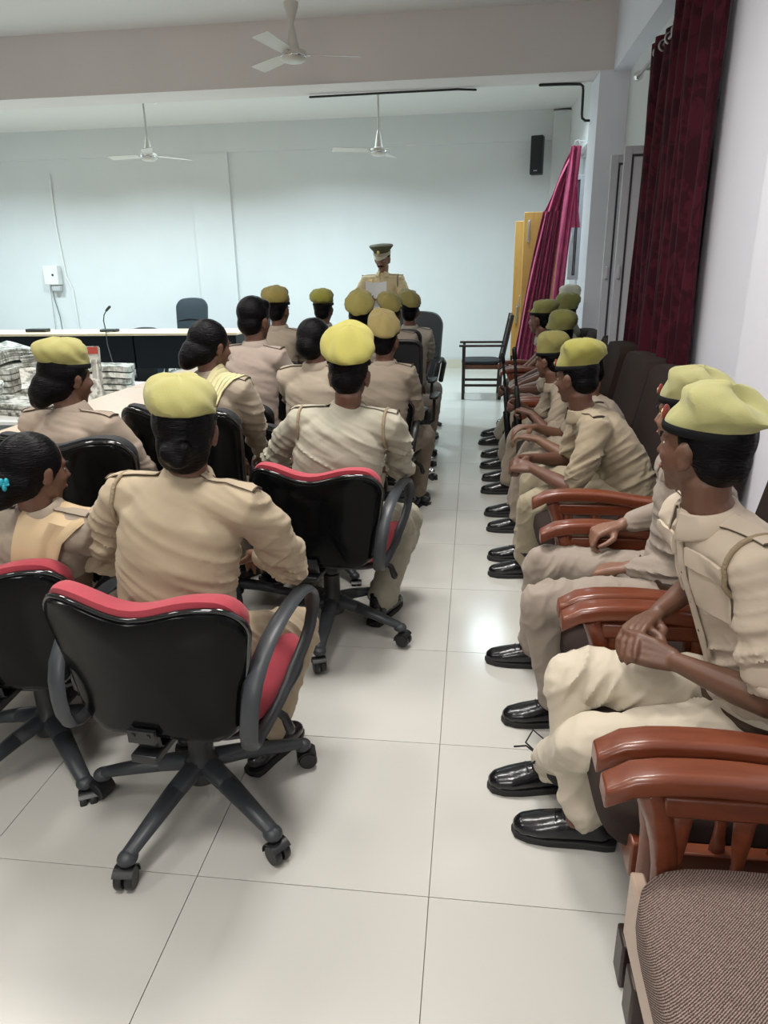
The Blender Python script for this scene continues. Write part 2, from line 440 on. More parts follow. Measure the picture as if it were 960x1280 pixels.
ceiling = sbox('ceiling', (XL-.2, YB-.2, CEIL), (XR+.2, YF+.2, CEIL+.15), CEILM)
wall_far = sbox('wall_far', (XL-.2, YF, -0.1), (XR+.4, YF+.2, CEIL), WALL)
sbox('pilaster', (-4.39, YF-.045, 0), (-3.78, YF+.01, 3.24), WALL, wall_far)
sbox('pilaster', (1.06, YF-.10, 0), (XR, YF+.01, 3.60), WALL, wall_far)
sbox('band', (XL, YF-.035, 3.24), (1.06, YF+.01, CEIL), WALL, wall_far)
sbox('wall_left', (XL-.2, YB, -0.1), (XL, YF, CEIL), WALL)
sbox('wall_back', (XL-.2, YB-.2, -0.1), (XR+.4, YB, CEIL), WALL)
wr = sbox('wall_right', (XR, YB, -0.1), (XR+.2, 4.39, CEIL), WALLN)
sbox('wall_section', (XR, 5.72, -0.1), (XR+.2, 9.35, CEIL), WALL, wr)
sbox('wall_section', (XR, 10.45, -0.1), (XR+.2, YF, CEIL), WALL, wr)
sbox('wall_section', (XR, 4.39, -0.1), (XR+.2, 5.72, .85), WALLN, wr)
sbox('wall_section', (XR, 4.39, 3.02), (XR+.2, 5.72, CEIL), WALLN, wr)
sbox('wall_section', (XR, 9.35, -0.1), (XR+.2, 10.45, .85), WALL, wr)
sbox('wall_section', (XR, 9.35, 2.9), (XR+.2, 10.45, CEIL), WALL, wr)
sbox('pilaster', (1.10, YB, 0), (XR+.01, 3.13, CEIL), WALLN, wr)
sbox('pilaster', (1.20, 3.13, 0), (XR+.01, 4.17, CEIL), WALLN, wr)
sbox('lintel', (1.16, 3.86, 3.10), (XR+.01, 7.2, CEIL), WALLN, wr)
sbox('trim_1', (XL, 7.2, 3.11), (XR, 7.6, CEIL), BEAMM)          # the cross beam
sbox('trim_2', (1.045, 7.2, 0), (XR, 7.7, 3.11), WALLN)            # the pillar under it
bb = sbox('baseboard_far', (XL, YF-.058, 0), (1.06, YF-.036, .137), SKIRT)
sbox('baseboard_right', (XR-.012, 7.7, 0), (XR, YF-.1, .12), SKIRT)

def window(name, y0, y1, z0, z1, x):
    r = thing(name, None, None); del_ = r
    r['kind'] = 'structure'
    f = MB(); t = .055
    for (ya, yb, za, zb) in ((y0, y1, z0, z0+t), (y0, y1, z1-t, z1), (y0, y0+t, z0+t, z1-t), (y1-t, y1, z0+t, z1-t)):
        f.box((x, (ya+yb)/2, (za+zb)/2), (.06, yb-ya, zb-za))
    f.build('window_frame', ALU, r, smooth=False, bevel=.003)
    m = MB(); zt = z0+(z1-z0)*.72
    m.box((x, (y0+y1)/2, zt), (.05, y1-y0-2*t, .05)); m.build('transom', ALU, r, smooth=False)
    m = MB(); m.box((x, (y0+y1)/2, (z0+zt)/2), (.05, .05, zt-z0-t)); m.build('mullion', ALU, r, smooth=False)
    g = MB(); g.box((x, (y0+y1)/2, (zt+z1)/2), (.006, y1-y0-2*t, z1-zt-t)); g.build('pane', FROST, r, smooth=False)
    for a, b_ in ((y0+t, (y0+y1)/2), ((y0+y1)/2, y1-t)):
        g = MB(); g.box((x, (a+b_)/2, (z0+zt)/2), (.006, b_-a-.05, zt-z0-t)); g.build('pane', FROST, r, smooth=False)
    return r
w1 = window('window_1', 4.39, 5.72, .85, 3.02, XR+.10)
w2 = window('window_2', 9.35, 10.45, .85, 2.9, XR+.10)
def sash(parent, y, x0, x1, z0, z1, two=True):
    t = .052
    f = MB()
    f.box((x0+t/2, y, (z0+z1)/2), (t, .035, z1-z0)); f.box((x1-t/2, y, (z0+z1)/2), (t, .035, z1-z0))
    f.box(((x0+x1)/2, y, z1-t/2), (x1-x0-2*t, .035, t)); f.box(((x0+x1)/2, y, z0+t/2), (x1-x0-2*t, .035, t))
    o = f.build('sash', ALU, parent, smooth=False, bevel=.003)
    g = MB(); e = .014
    g.box((x0+t+e/2, y, (z0+z1)/2), (e, .022, z1-z0-2*t)); g.box((x1-t-e/2, y, (z0+z1)/2), (e, .022, z1-z0-2*t))
    g.box(((x0+x1)/2, y, z1-t-e/2), (x1-x0-2*t-2*e, .022, e)); g.box(((x0+x1)/2, y, z0+t+e/2), (x1-x0-2*t-2*e, .022, e))
    g.build('gasket', GASKET, o, smooth=False)
    p = MB(); p.box(((x0+x1)/2, y, (z0+z1)/2), (x1-x0-2*t-2*e, .006, z1-z0-2*t-2*e)); p.build('pane', FROST, o, smooth=False)
    h = MB(); h.box((x0+t/2, y-.028, (z0+z1)/2-.1), (.018, .02, .09)); h.build('handle', ALU, o, smooth=False, bevel=.003)
sash(w1, 5.55, 1.008, 1.30, .83, 2.27)
sash(w1, 5.80, 0.965, 1.29, .84, 2.25)
sash(w2, 9.55, 1.16, 1.30, 1.35, 2.55)
# open yellow plywood door leaves at the far right
def door(name, x0, x1, y, z1, hz):
    r = thing(name, None, None, (0, 0, 0)); r['kind'] = 'structure'
    b = MB(); b.box(((x0+x1)/2, y, z1/2+.01), (x1-x0, .035, z1)); b.build('door_leaf', PLY, r, smooth=False, bevel=.003)
    for z in hz:
        h = MB(); h.box((x0+.06, y-.022, z), (.022, .008, .26)); h.tube([(x0+.06, y-.03, z-.10), (x0+.06, y-.03, z+.11)], .006, 8)
        h.build('bolt', STEEL, r)
    h = MB(); h.tube([(x0+.09, y-.02, 1.02), (x0+.09, y-.05, 1.02), (x0+.09, y-.05, 1.16), (x0+.09, y-.02, 1.16)], .007, 8); h.build('handle', STEEL, r)
door('door_1', .585, 1.02, 9.40, 2.13, (1.93,)); door('door_2', .500, 1.10, 9.72, 2.05, (.92,))

# ================================================================== WALL AND CEILING FITTINGS
def tag_t(o, *a, **k): return tag(o, *a, **k)
# ceiling fans
def fan(loc, zc, zb, label, r0=.085, cano=True, rz=0.3):
    L = (loc[0], loc[1], zb); t = world_thing('ceiling_fan', label, 'fan', L, 'white three-blade ceiling fans')
    x, y = loc
    b = MB(); b.tube([(x, y, zb+.17), (x, y, zc-.02)], .011, 10); b.build('rod', FANM, t)
    b = MB(); b.lathe([(.012, zb+.38), (.055, zb+.39), (.052, zb+.36), (.018, zb+.27), (.014, zb+.24)], 24, (x, y, 0)) if cano else b.lathe([(.012, zc-.10), (.05, zc-.01), (.05, zc), (.012, zc)], 20, (x, y, 0))
    b.build('canopy', FANM, t)
    b = MB(); b.lathe([(.012, zb+.26), (.028, zb+.20), (.045, zb+.10), (.05, zb+.085)], 24, (x, y, 0)); b.build('bell', FANM, t)
    b = MB(); b.lathe([(.04, zb+.09), (r0*.95, zb+.075), (r0, zb+.055), (r0, zb+.035), (r0*.92, zb+.02), (r0*.7, zb+.006), (r0*.3, zb), (.01, zb)], 32, (x, y, 0)); b.build('motor', FANM, t)
    b = MB(); b.lathe([(r0*1.0, zb+.031), (r0*1.03, zb+.036), (r0*1.03, zb+.04), (r0, zb+.045)], 32, (x, y, 0)); b.build('motor_ring', CHROME, t)
    for k in range(3):
        a = rz+2*PI*k/3; c, s = math.cos(a), math.sin(a)
        def fn(u, v): 
            rr = .10+.42*u; ww = (.045+.02*u)*(v*2-1); zz = zb+.06+.012*(v*2-1)
            return (x+c*rr-s*ww, y+s*rr+c*ww, zz)
        b = MB(); b.grid(fn, 6, 2, .004); b.box((x+c*.10, y+s*.10, zb+.056), (.06, .03, .008), (0, 0, a)); b.build('blade', FANM, t)
fan((-1.40, 6.0), CEIL, 2.985, 'cream ceiling fan nearest the camera, on a rod in front of the beam', .10)
fan((-3.77, 8.6), CEIL, 2.735, 'small white ceiling fan in the far room, the left one of the far pair', .095, False, .9)
fan((-1.09, 8.6), CEIL, 2.70, 'small white ceiling fan in the far room, above the standing officer', .095, False, 1.4)

# column speaker
t = world_thing('speaker', 'black column loudspeaker mounted high on the far wall', 'speaker', (.845, 11.33, 2.8))
b = MB(); b.box((.845, 11.30, 3.02), (.17, .15, .50), (0, 0, -.25)); b.build('cabinet', mat('speaker_black', (.01, .01, .011), .5), t, smooth=False, bevel=.012)
b = MB(); b.box((.827, 11.222, 3.02), (.14, .006, .46), (0, 0, -.25)); b.build('grille', mat('speaker_grille', (.016, .016, .018), .8, bump=.8, bscale=400), t, smooth=False)
b = MB(); b.box((.822, 11.214, 2.815), (.05, .004, .012), (0, 0, -.25)); b.build('badge', STEEL, t, smooth=False)
b = MB(); b.tube([(.86, 11.36, 3.1), (.88, 11.46, 3.1)], .02, 8); b.build('bracket', BLACKP, t)
# white box, conduit and wires on the far wall
t = world_thing('wall_box', 'white box with a round black knob on the far wall', 'box', (-6.9, 11.44, 1.30))
b = MB(); b.box((-6.90, 11.43, 1.515), (.25, .13, .30)); b.build('housing', WHITEP, t, smooth=False, bevel=.012)
b = MB(); b.lathe([(.001, 0), (.018, .002), (.018, .012), (.001, .014)], 16, (-6.86, 11.355, 1.52), 'y'); b.build('knob', BLACKP, t)
b = MB(); b.box((-6.86, 11.44, 1.31), (.15, .10, .10)); b.build('spout', mat('grey_plastic', (.5, .5, .5), .5), t, smooth=False, bevel=.02)
b = MB(); b.tube([(-6.72, 11.485, 3.03), (-6.74, 11.485, 2.3), (-6.70, 11.485, 1.5), (-6.62, 11.485, 1.3), (-6.60, 11.485, .2)], .014, 8)
o = b.build('conduit', WHITEP, None); tag(o, 'thin white conduit pipe running down the far wall beside the white box', 'pipe')
b = MB(); b.tube([(-6.96, 11.45, 1.37), (-6.95, 11.47, 1.1), (-6.90, 11.46, .85), (-6.86, 11.40, .6), (-6.9, 11.3, .3)], .006, 6)
o = b.build('wire', CABLE, None); tag(o, 'thin dark wire hanging below the white wall box', 'cable')
b = MB(); b.tube([(-7.0, 11.47, 1.37), (-7.02, 11.48, .9), (-7.03, 11.47, .4)], .004, 6)
o = b.build('wire', mat('grey_wire', (.3, .3, .3), .6), None); tag(o, 'faint grey wire hanging left of the dark wire', 'cable')
# black cable along the beam, then down behind the pillar
b = MB(); b.tube([(-1.62, 7.55, 3.085), (-.9, 7.56, 3.092), (-.2, 7.57, 3.096), (-.03, 7.57, 3.085)], .010, 8)
o = b.build('ceiling_cable', CABLE, None); tag(o, 'long straight black cable along the underside of the beam', 'cable')
b = MB(); b.tube([(.56, 7.57, 3.098), (.80, 7.58, 3.098), (.93, 7.59, 3.095), (.955, 7.60, 3.08), (.962, 7.61, 3.04), (.965, 7.62, 2.86), (.97, 7.62, 2.82), (1.00, 7.63, 2.80), (1.04, 7.64, 2.80)], .012, 8)
o = b.build('ceiling_cable', CABLE, None); tag(o, 'black cable bent down at the corner where beam meets pillar', 'cable')
b = MB(); b.lathe([(.001, 3.55), (.03, 3.555), (.045, 3.58), (.045, 3.62), (.001, 3.62)], 16, (-4.1, 9.7, 0))
o = b.build('smoke_detector', WHITEP, None); tag(o, 'small white round smoke detector on the far ceiling', 'detector')

# ------------------------------------------------------------------ curtains
def curtain(name, label, x, y0, y1, zt, zb, m, nf, amp, seed, flare=0.0, rod=True):
    t = world_thing(name, label, 'curtain', (x, (y0+y1)/2, zb))
    def fn(u, v):
        y = y0+(y1-y0)*u; z = zb+(zt-zb)*v
        y = (y0+y1)/2+(y-(y0+y1)/2)*(1+flare*(1-v))
        a = amp*(.75+.25*math.sin(u*9+seed))*(1 if v < .9 else .85)
        ph = u*nf*2*PI+.35*math.sin(v*3+u*11+seed)
        return (x+a*math.sin(ph)+.010*math.sin(v*7+u*23), y+.25*a*math.cos(ph*1.0), z)
    b = MB(); b.grid(fn, int(nf*14), 26, .004); b.build('cloth', m, t)
    return t
t = curtain('curtain', 'dark maroon brocade curtain, far half hanging on the near window rod', 1.15, 4.78, 5.55, 2.86, .30, CURT, 5, .040, 1)
for k in range(5):
    b = MB(); yy = 4.86+k*.15; b.tube([(1.15+.03*math.cos(a), yy, 2.80+.03*math.sin(a)) for a in [2*PI*i/16 for i in range(16)]], .006, 6, closed=True, up=(0, 1, 0)); b.build('eyelet', STEEL, t)
curtain('curtain', 'dark maroon brocade curtain, near half next to the white pilaster', 1.13, 4.02, 4.86, 3.02, .30, CURT, 6, .045, 4, flare=.22)
t = world_thing('curtain_rod', 'steel curtain rod with round finial above the near window', 'curtain rod', (1.15, 5, 2.8))
b = MB(); b.tube([(1.15, 3.95, 2.80), (1.15, 6.0, 2.80)], .013, 10); b.build('rod', STEEL, t)
b = MB(); b.ell((1.15, 6.04, 2.80), (.035, .045, .035)); b.build('finial', CHROME, t)
b = MB(); b.tube([(1.15, 5.85, 2.80), (1.30, 5.85, 2.80)], .012, 8); b.lathe([(.001, 1.285), (.035, 1.285), (.035, 1.30), (.001, 1.30)], 16, (0, 5.85, 2.80), 'x'); b.build('bracket', STEEL, t)

# magenta curtain gathered at its top hook, fanning out below a horizontal seam
t = world_thing('curtain', 'bright magenta satin curtain gathered high on one hook and fanning out', 'curtain', (1.0, 9.2, .1))
def pink(z0, z1, l0, l1, rr0, rr1, y, ph, nf=7, amp=.03):
    def fn(u, v):
        z = z0+(z1-z0)*v
        xl = l0+(l1-l0)*v; xr = rr0+(rr1-rr0)*v
        x = xl+(xr-xl)*u
        a = amp*(.25+min(1, (xr-xl)/.3))
        return (x+.010*math.sin(v*6+u*15), y+a*math.sin(u*nf*2*PI+ph+.5*math.sin(v*4))+.06*(1-v)*u, z)
    return fn
b = MB(); b.grid(pink(2.12, 2.80, .80, 1.085, 1.10, 1.135, 9.16, .4, 4, .03), 50, 20, .004); b.build('upper_drape', PINK, t)
b = MB(); b.grid(pink(.25, 2.13, .475, .795, .90, 1.00, 9.18, 0, 7, .035), 90, 30, .004); b.build('lower_drape', PINK, t)
b = MB(); b.grid(pink(.75, 2.80, .90, 1.06, 1.06, 1.16, 9.06, 1.4, 2.2, .035), 36, 30, .004); b.build('front_fold', PINK, t)
b = MB(); b.grid(pink(1.95, 2.62, 1.13, 1.14, 1.25, 1.16, 9.3, 1.0, 2, .02), 20, 14, .004); b.build('side_fold', PINK, t)
b = MB(); b.tube([(1.08, 9.1, 2.80), (1.10, 9.1, 2.86), (1.14, 9.12, 2.87), (1.16, 9.14, 2.82)], .008, 8); b.tube([(1.12, 9.12, 2.86), (1.30, 9.2, 2.86)], .01, 8); b.build('hook', CHROME, t)

# ================================================================== FURNITURE
def outline(n, wt, wb, h, top, rb=.10, rt=.06):
    """closed outline of a chair back in (x,z), z from 0 to h; top(u) = extra height along the top edge"""
    pts = []
    def arc(cx, cz, r, a0, a1, k=6):
        for i in range(k+1):
            a = a0+(a1-a0)*i/k; pts.append((cx+r*math.cos(a), cz+r*math.sin(a)))
    arc(wb-rb, rb, rb, -PI/2, 0); 
    for i in range(1, 6): t = i/6; pts.append((wb+(wt-wb)*t, rb+(h-rt-rb)*t))
    arc(wt-rt, h-rt, rt, 0, PI/2)
    k = len(pts)
    for i in range(1, 14): pts.append(((wt-rt)*(1-2*i/14), h))
    m = [(-x, z) for x, z in pts[:k]][::-1]
    pts += m
    return [(x, z+(top(x/wt) if z > h*.6 else 0)*min(1, max(0, (z-h*.6)/(h*.3)))) for x, z in pts]
def plate(b, out, yfn, th, z0, inset=0.0, dome=0.0, rings=5):
    """thick curved plate from an outline: front and back surfaces through inward rings"""
    n = len(out); cx = 0; cz = sum(z for _, z in out)/n
    def ring(s, y):
        return [(cx+(x-cx)*s, yfn(cx+(x-cx)*s, cz+(z-cz)*s)+y, z0+cz+(z-cz)*s) for x, z in out]
    R_ = []
    sc_ = [0.02, .3, .55, .78, .92, .98]
    for s in sc_: R_.append(ring(s, -th/2-dome*(1-s**3)))
    R_.append(ring(1.0, -th*.2)); R_.append(ring(1.0, th*.2))
    for s in sc_[::-1]: R_.append(ring(s, th/2+dome*(1-s**3)*.6))
    vs = [p for r in R_ for p in r]; fs = []
    for i in range(len(R_)-1):
        for k in range(n): fs.append((i*n+k, i*n+(k+1) % n, (i+1)*n+(k+1) % n, (i+1)*n+k))
    fs.append(tuple(range(n))); fs.append(tuple((len(R_)-1)*n+k for k in range(n))[::-1])
    b.add(vs, fs)

def cushion(b, c, size, rnd=.35, puff=.02, n=8):
    """rounded box cushion via superquadric-like cube mapping"""
    sx, sy, sz = (d/2 for d in size); cx, cy, cz = c
    N_ = 12; vs = {}; idx = []; verts = []
    bmx = bmesh.new(); bmesh.ops.create_cube(bmx, size=2); bmesh.ops.subdivide_edges(bmx, edges=bmx.edges[:], cuts=N_, use_grid_fill=True)
    p = 1/rnd*1.6
    vl = []
    for v in bmx.verts:
        x, y, z = v.co
        r = (abs(x)**p+abs(y)**p+abs(z)**p)**(1/p); x, y, z = x/r, y/r, z/r
        m = (1-abs(x)**4)*(1-abs(y)**4)
        vl.append((cx+x*sx, cy+y*sy, cz+z*sz+puff*m*(1 if z > 0 else -.3)*abs(z)))
    b.add(vl, [tuple(v.index for v in f.verts) for f in bmx.faces]); bmx.free()

def office_chair(name, label, variant, loc, rz, base=0, group=None, seat_h=.44, bdx=0):
    t = thing(name, label, 'chair', loc, rz, group)
    metal = CHROME if variant in ('mesh', 'exec') else GREYP
    # five-star base, each leg with its caster
    for k in range(5):
        L = MB()
        for (ra, rb_, za, zb_, wa, wb, ha, hb) in ((0.0, .12, .155, .135, .034, .030, .026, .022), (.12, .305, .135, .088, .030, .021, .022, .014)):
            L.tube([(ra, 0, za), (rb_, 0, zb_)], [(ha, wa), (hb, wb)], 10, up=(0, 0, 1))
        L.ell((.31, 0, .080), (.028, .026, .020))
        lg = L.build('leg', metal, t); lg.rotation_euler = (0, 0, base+k*2*PI/5)
        Cc = MB(); Cc.tube([(.315, 0, .085), (.315, 0, .055)], .009, 8)
        sw = .5*math.sin(k*2.3+base*3)
        Mr = Euler((0, 0, sw)).to_matrix()
        for s in (-1, 1):
            c0 = Vector((.325, 0, .029))+Mr @ Vector((0, s*.014, 0))
            Cc.lathe([(.004, -.010), (.026, -.010), (.029, -.006), (.029, .006), (.026, .010), (.004, .010)], 20, c0, 'y', Mr)
        def hood(u, v, Mr=Mr):
            a = -.15+u*2.6; r = .034; p = Mr @ Vector((-r*math.cos(a), (v-.5)*.052, r*math.sin(a)))
            return Vector((.325, 0, .029))+p
        Cc.grid(hood, 8, 2, .003)
        Cc.build('caster', BLACKP, lg)
    b = MB(); b.lathe([(.05, .10), (.055, .12), (.05, .165), (.034, .18), (.034, .27), (.026, .275), (.026, .33), (.018, .335), (.018, seat_h-.06)], 20); b.build('gas_column', BLACKP, t)
    b = MB(); b.box((0, -.03, seat_h-.075), (.16, .24, .05)); b.box((0, -.19, seat_h-.08), (.07, .16, .022)); b.tube([(0, -.20, seat_h-.085), (0, -.235, seat_h-.06), (0, -.24, seat_h-.02)], [(.010, .035)]*3, 8); b.build('mechanism', BLACKP, t, smooth=False, bevel=.004)
    b = MB(); b.tube([(.08, .02, seat_h-.07), (.20, .02, seat_h-.085), (.25, .03, seat_h-.13), (.265, .03, seat_h-.17)], [.006, .006, .012, .015], 10); b.build('lever', BLACKP, t)
    up = {'red': RED, 'black': BLKF, 'low': BLKF, 'mesh': BLKF, 'exec': LEATH, 'blue': LEATH}[variant]
    b = MB(); cushion(b, (0, .03, seat_h-.005), (.47, .46, .085), .38, .01); b.build('seat', up, t)
    b = MB(); cushion(b, (0, .03, seat_h-.048), (.48, .47, .03), .4, 0); b.build('seat_pan', BLACKP, t)
    if variant in ('red', 'black', 'low'):
        yf = lambda x, z: -.245-.10*(z/.4)**1.5*.6+.75*x*x
        top = lambda u: .014*math.cos(u*PI*1.55+.25)*-1+.012*(abs(u)**2)
        out = outline(0, .254, .216, .50 if variant == 'black' else .352, top, .09, .055)
        z0 = seat_h-.032
        b = MB(); plate(b, out, yf, .020, z0, dome=.012); b.build('back_shell', BLACKG, t)
        b = MB(); o2 = [(x*1.004, z+.004) for x, z in out]; pts = [(x, yf(x, z)+.004, z0+z) for x, z in o2]
        b.tube(pts, .0075, 8, closed=True, up=(0, 1, 0)); b.build('shell_rim', RIMG, t)
        out2 = [(x*.965, .02+z*.955+(.024 if z > .3 else 0)) for x, z in out]
        b = MB(); plate(b, out2, lambda x, z: yf(x, z)+.034, .044, z0, dome=.012); b.build('back_cushion', up, t)
        for s in (-1, 1):
            b = MB(); P = [(s*.238, -.255, seat_h-.03), (s*.248, -.262, seat_h+.06), (s*.256, -.24, seat_h+.15), (s*.262, -.15, seat_h+.215), (s*.264, .03, seat_h+.235), (s*.264, .15, seat_h+.22), (s*.262, .20, seat_h+.16), (s*.258, .18, seat_h+.08), (s*.248, .09, seat_h+.025), (s*.242, -.06, seat_h-.02), (s*.238, -.18, seat_h-.035)]
            Q = []
            for i in range(len(P)):
                a, c_ = Vector(P[i]), Vector(P[(i+1) % len(P)])
                Q += [a, (a+c_)/2]
            Q = [(Q[i-1]+Q[i]*2+Q[(i+1) % len(Q)])/4 for i in range(len(Q))]
            rad = [((.023 if i <= 12 else .018), .0105) for i in range(len(Q))]
            b.tube(Q, [(a, c_) for a, c_ in rad], 10, up=(1, 0, 0), closed=True); b.build('armrest', GREYP if variant == 'red' else BLACKP, t)
        b = MB(); b.box((0, -.262, z0+.015), (.07, .012, .035))
        for s in (-1, 1): b.lathe([(.001, 0), (.006, .001), (.006, .004), (.001, .006)], 10, (s*.02, -.272, z0+.02), 'y')
        b.build('back_bracket', BLACKP, t)
        for c in t.children:
            if c.name.split('.')[0] in ('back_shell', 'shell_rim', 'back_cushion', 'armrest', 'seat', 'seat_pan'): c.location.x += bdx
    elif variant == 'mesh':
        yf = lambda x, z: -.235-.08*(z/.5)+.5*x*x
        out = outline(0, .215, .20, .56, lambda u: .006*(1-u*u), .05, .05); z0 = seat_h+.04
        b = MB(); pts = [(x, yf(x, z), z0+z) for x, z in out]; b.tube(pts, (.014), 10, closed=True, up=(0, 1, 0)); b.build('back_frame', BLACKP, t)
        b = MB(); plate(b, [(x*.97, z*.97+.008) for x, z in out], yf, .004, z0); b.build('mesh_panel', MESHM, t)
        b = MB(); b.tube([(0, -.25, seat_h-.06), (0, -.29, seat_h+.04), (0, -.30, seat_h+.36)], [(.012, .03)]*3, 10); b.build('back_bar', BLACKP, t)
        for s in (-1, 1):
            b = MB(); b.tube([(s*.22, -.02, seat_h-.03), (s*.27, -.02, seat_h+.0), (s*.275, -.02, seat_h+.17)], [(.012, .022)]*3, 8); 
            o = b.build('armrest', BLACKP, t); b = MB(); cushion(b, (s*.275, .02, seat_h+.18), (.07, .25, .03), .4, 0); b.build('arm_pad', BLACKP, o)
    else:
        H_ = .66 if variant == 'exec' else .60
        yf = lambda x, z: -.22-.10*(z/.6)+.35*x*x
        out = outline(0, .25, .235, H_, lambda u: .035*(1-u*u), .07, .11); z0 = seat_h+.02
        b = MB(); plate(b, out, yf, .07, z0, dome=.02); b.build('backrest', LEATH, t)
        for k in (.36, .60):
            b = MB(); b.tube([(-.20+.4*i/8, yf(-.20+.4*i/8, H_*k)+.054+.01*(1-abs(i/4-1)), z0+H_*k-.03*abs(i/4-1)) for i in range(9)], .006, 6, up=(0, 1, 0)); b.build('seam', BLKF, t)
        for s in (-1, 1):
            b = MB(); P = [(s*.25, -.20, seat_h-.03), (s*.29, -.18, seat_h+.16), (s*.30, -.02, seat_h+.22), (s*.30, .14, seat_h+.19), (s*.28, .17, seat_h+.05), (s*.25, .12, seat_h-.04)]
            b.tube(P, [(.026, .014)]*6, 10, up=(1, 0, 0)); b.build('armrest', BLACKP, t)
    return t
def spin(t, d):
    for c in t.children:
        if c.name.startswith('leg'): c.rotation_euler = (0, 0, c.rotation_euler.z+d)

chA = office_chair('office_chair', 'black-backed office chair with red cushion nearest the camera, seat of the beret woman', 'red', (-.745, 1.60, 0), R(-5), R(-107+5), 'black office chairs with red cushions', .44, .032)
chB = dup(chA, (-1.34, 1.80, -.03), R(3), 'black-backed office chair with red cushion at the left edge, under the woman with teal clip'); spin(chB, R(-88))
chE = dup(chA, (-.565, 2.65, .01), R(-7), 'black-backed office chair with red cushion under the man with big yellow beret'); spin(chE, R(20))
bk = office_chair('office_chair', 'all-black office chair under the beret woman beside the side table', 'black', (-1.30, 2.35, -.01), R(-4), .3, 'all-black office chairs', .50)
dup(bk, (-1.06, 2.80, .0), R(-10), 'all-black office chair under the woman with the pale yellow scarf')
bl = office_chair('office_chair', 'all-black office chair under the bareheaded man in pinkish shirt', 'low', (-1.20, 3.75, 0), R(-14), .5, 'all-black office chairs', .48)
c_ = dup(bl, (-.76, 3.40, -.04), R(-6), 'all-black office chair under the person with netted dark hair')
c_ = dup(bl, (-1.42, 5.15, .05), R(-6), 'all-black office chair under the man with mustard beret, left of the third row')
c_ = dup(bl, (-1.17, 5.62, .03), R(-10), 'all-black office chair under the farthest man of the left side')
c_ = dup(bl, (-.56, 4.28, -.04), R(-6), 'all-black office chair by the aisle, behind the big yellow beret man'); spin(c_, .15)
chK = office_chair('office_chair', 'nearer black mesh-backed office chair with chrome base by the aisle', 'mesh', (-.545, 5.22, -.02), R(-4), R(-28), 'black mesh chairs on chrome bases', .44)
c_ = dup(chK, (-.60, 5.88, 0), R(-4), 'farther black mesh-backed office chair with chrome base by the aisle'); spin(c_, .1)
c_ = dup(bl, (-.79, 4.56, -.02), R(-6), 'all-black office chair under the man with olive beret left of the mustard one')
office_chair('office_chair', 'empty blue-black leather chair at the aisle end, before the blank wall', 'blue', (-.60, 7.10, -.06), R(170), .4, seat_h=.50)
ex = office_chair('executive_chair', 'blue-black leather executive chair behind the long far table', 'exec', (-4.30, 10.45, 0), R(178), .1, 'executive chairs at the far table', .44)
dup(ex, (-3.36, 10.5, -.16), R(172), 'lower blue-black leather chair at the right end of the far table')
c_ = dup(ex, (-4.92, 10.3, -.42), R(200), 'very low black chair with only its armrest above the far table')

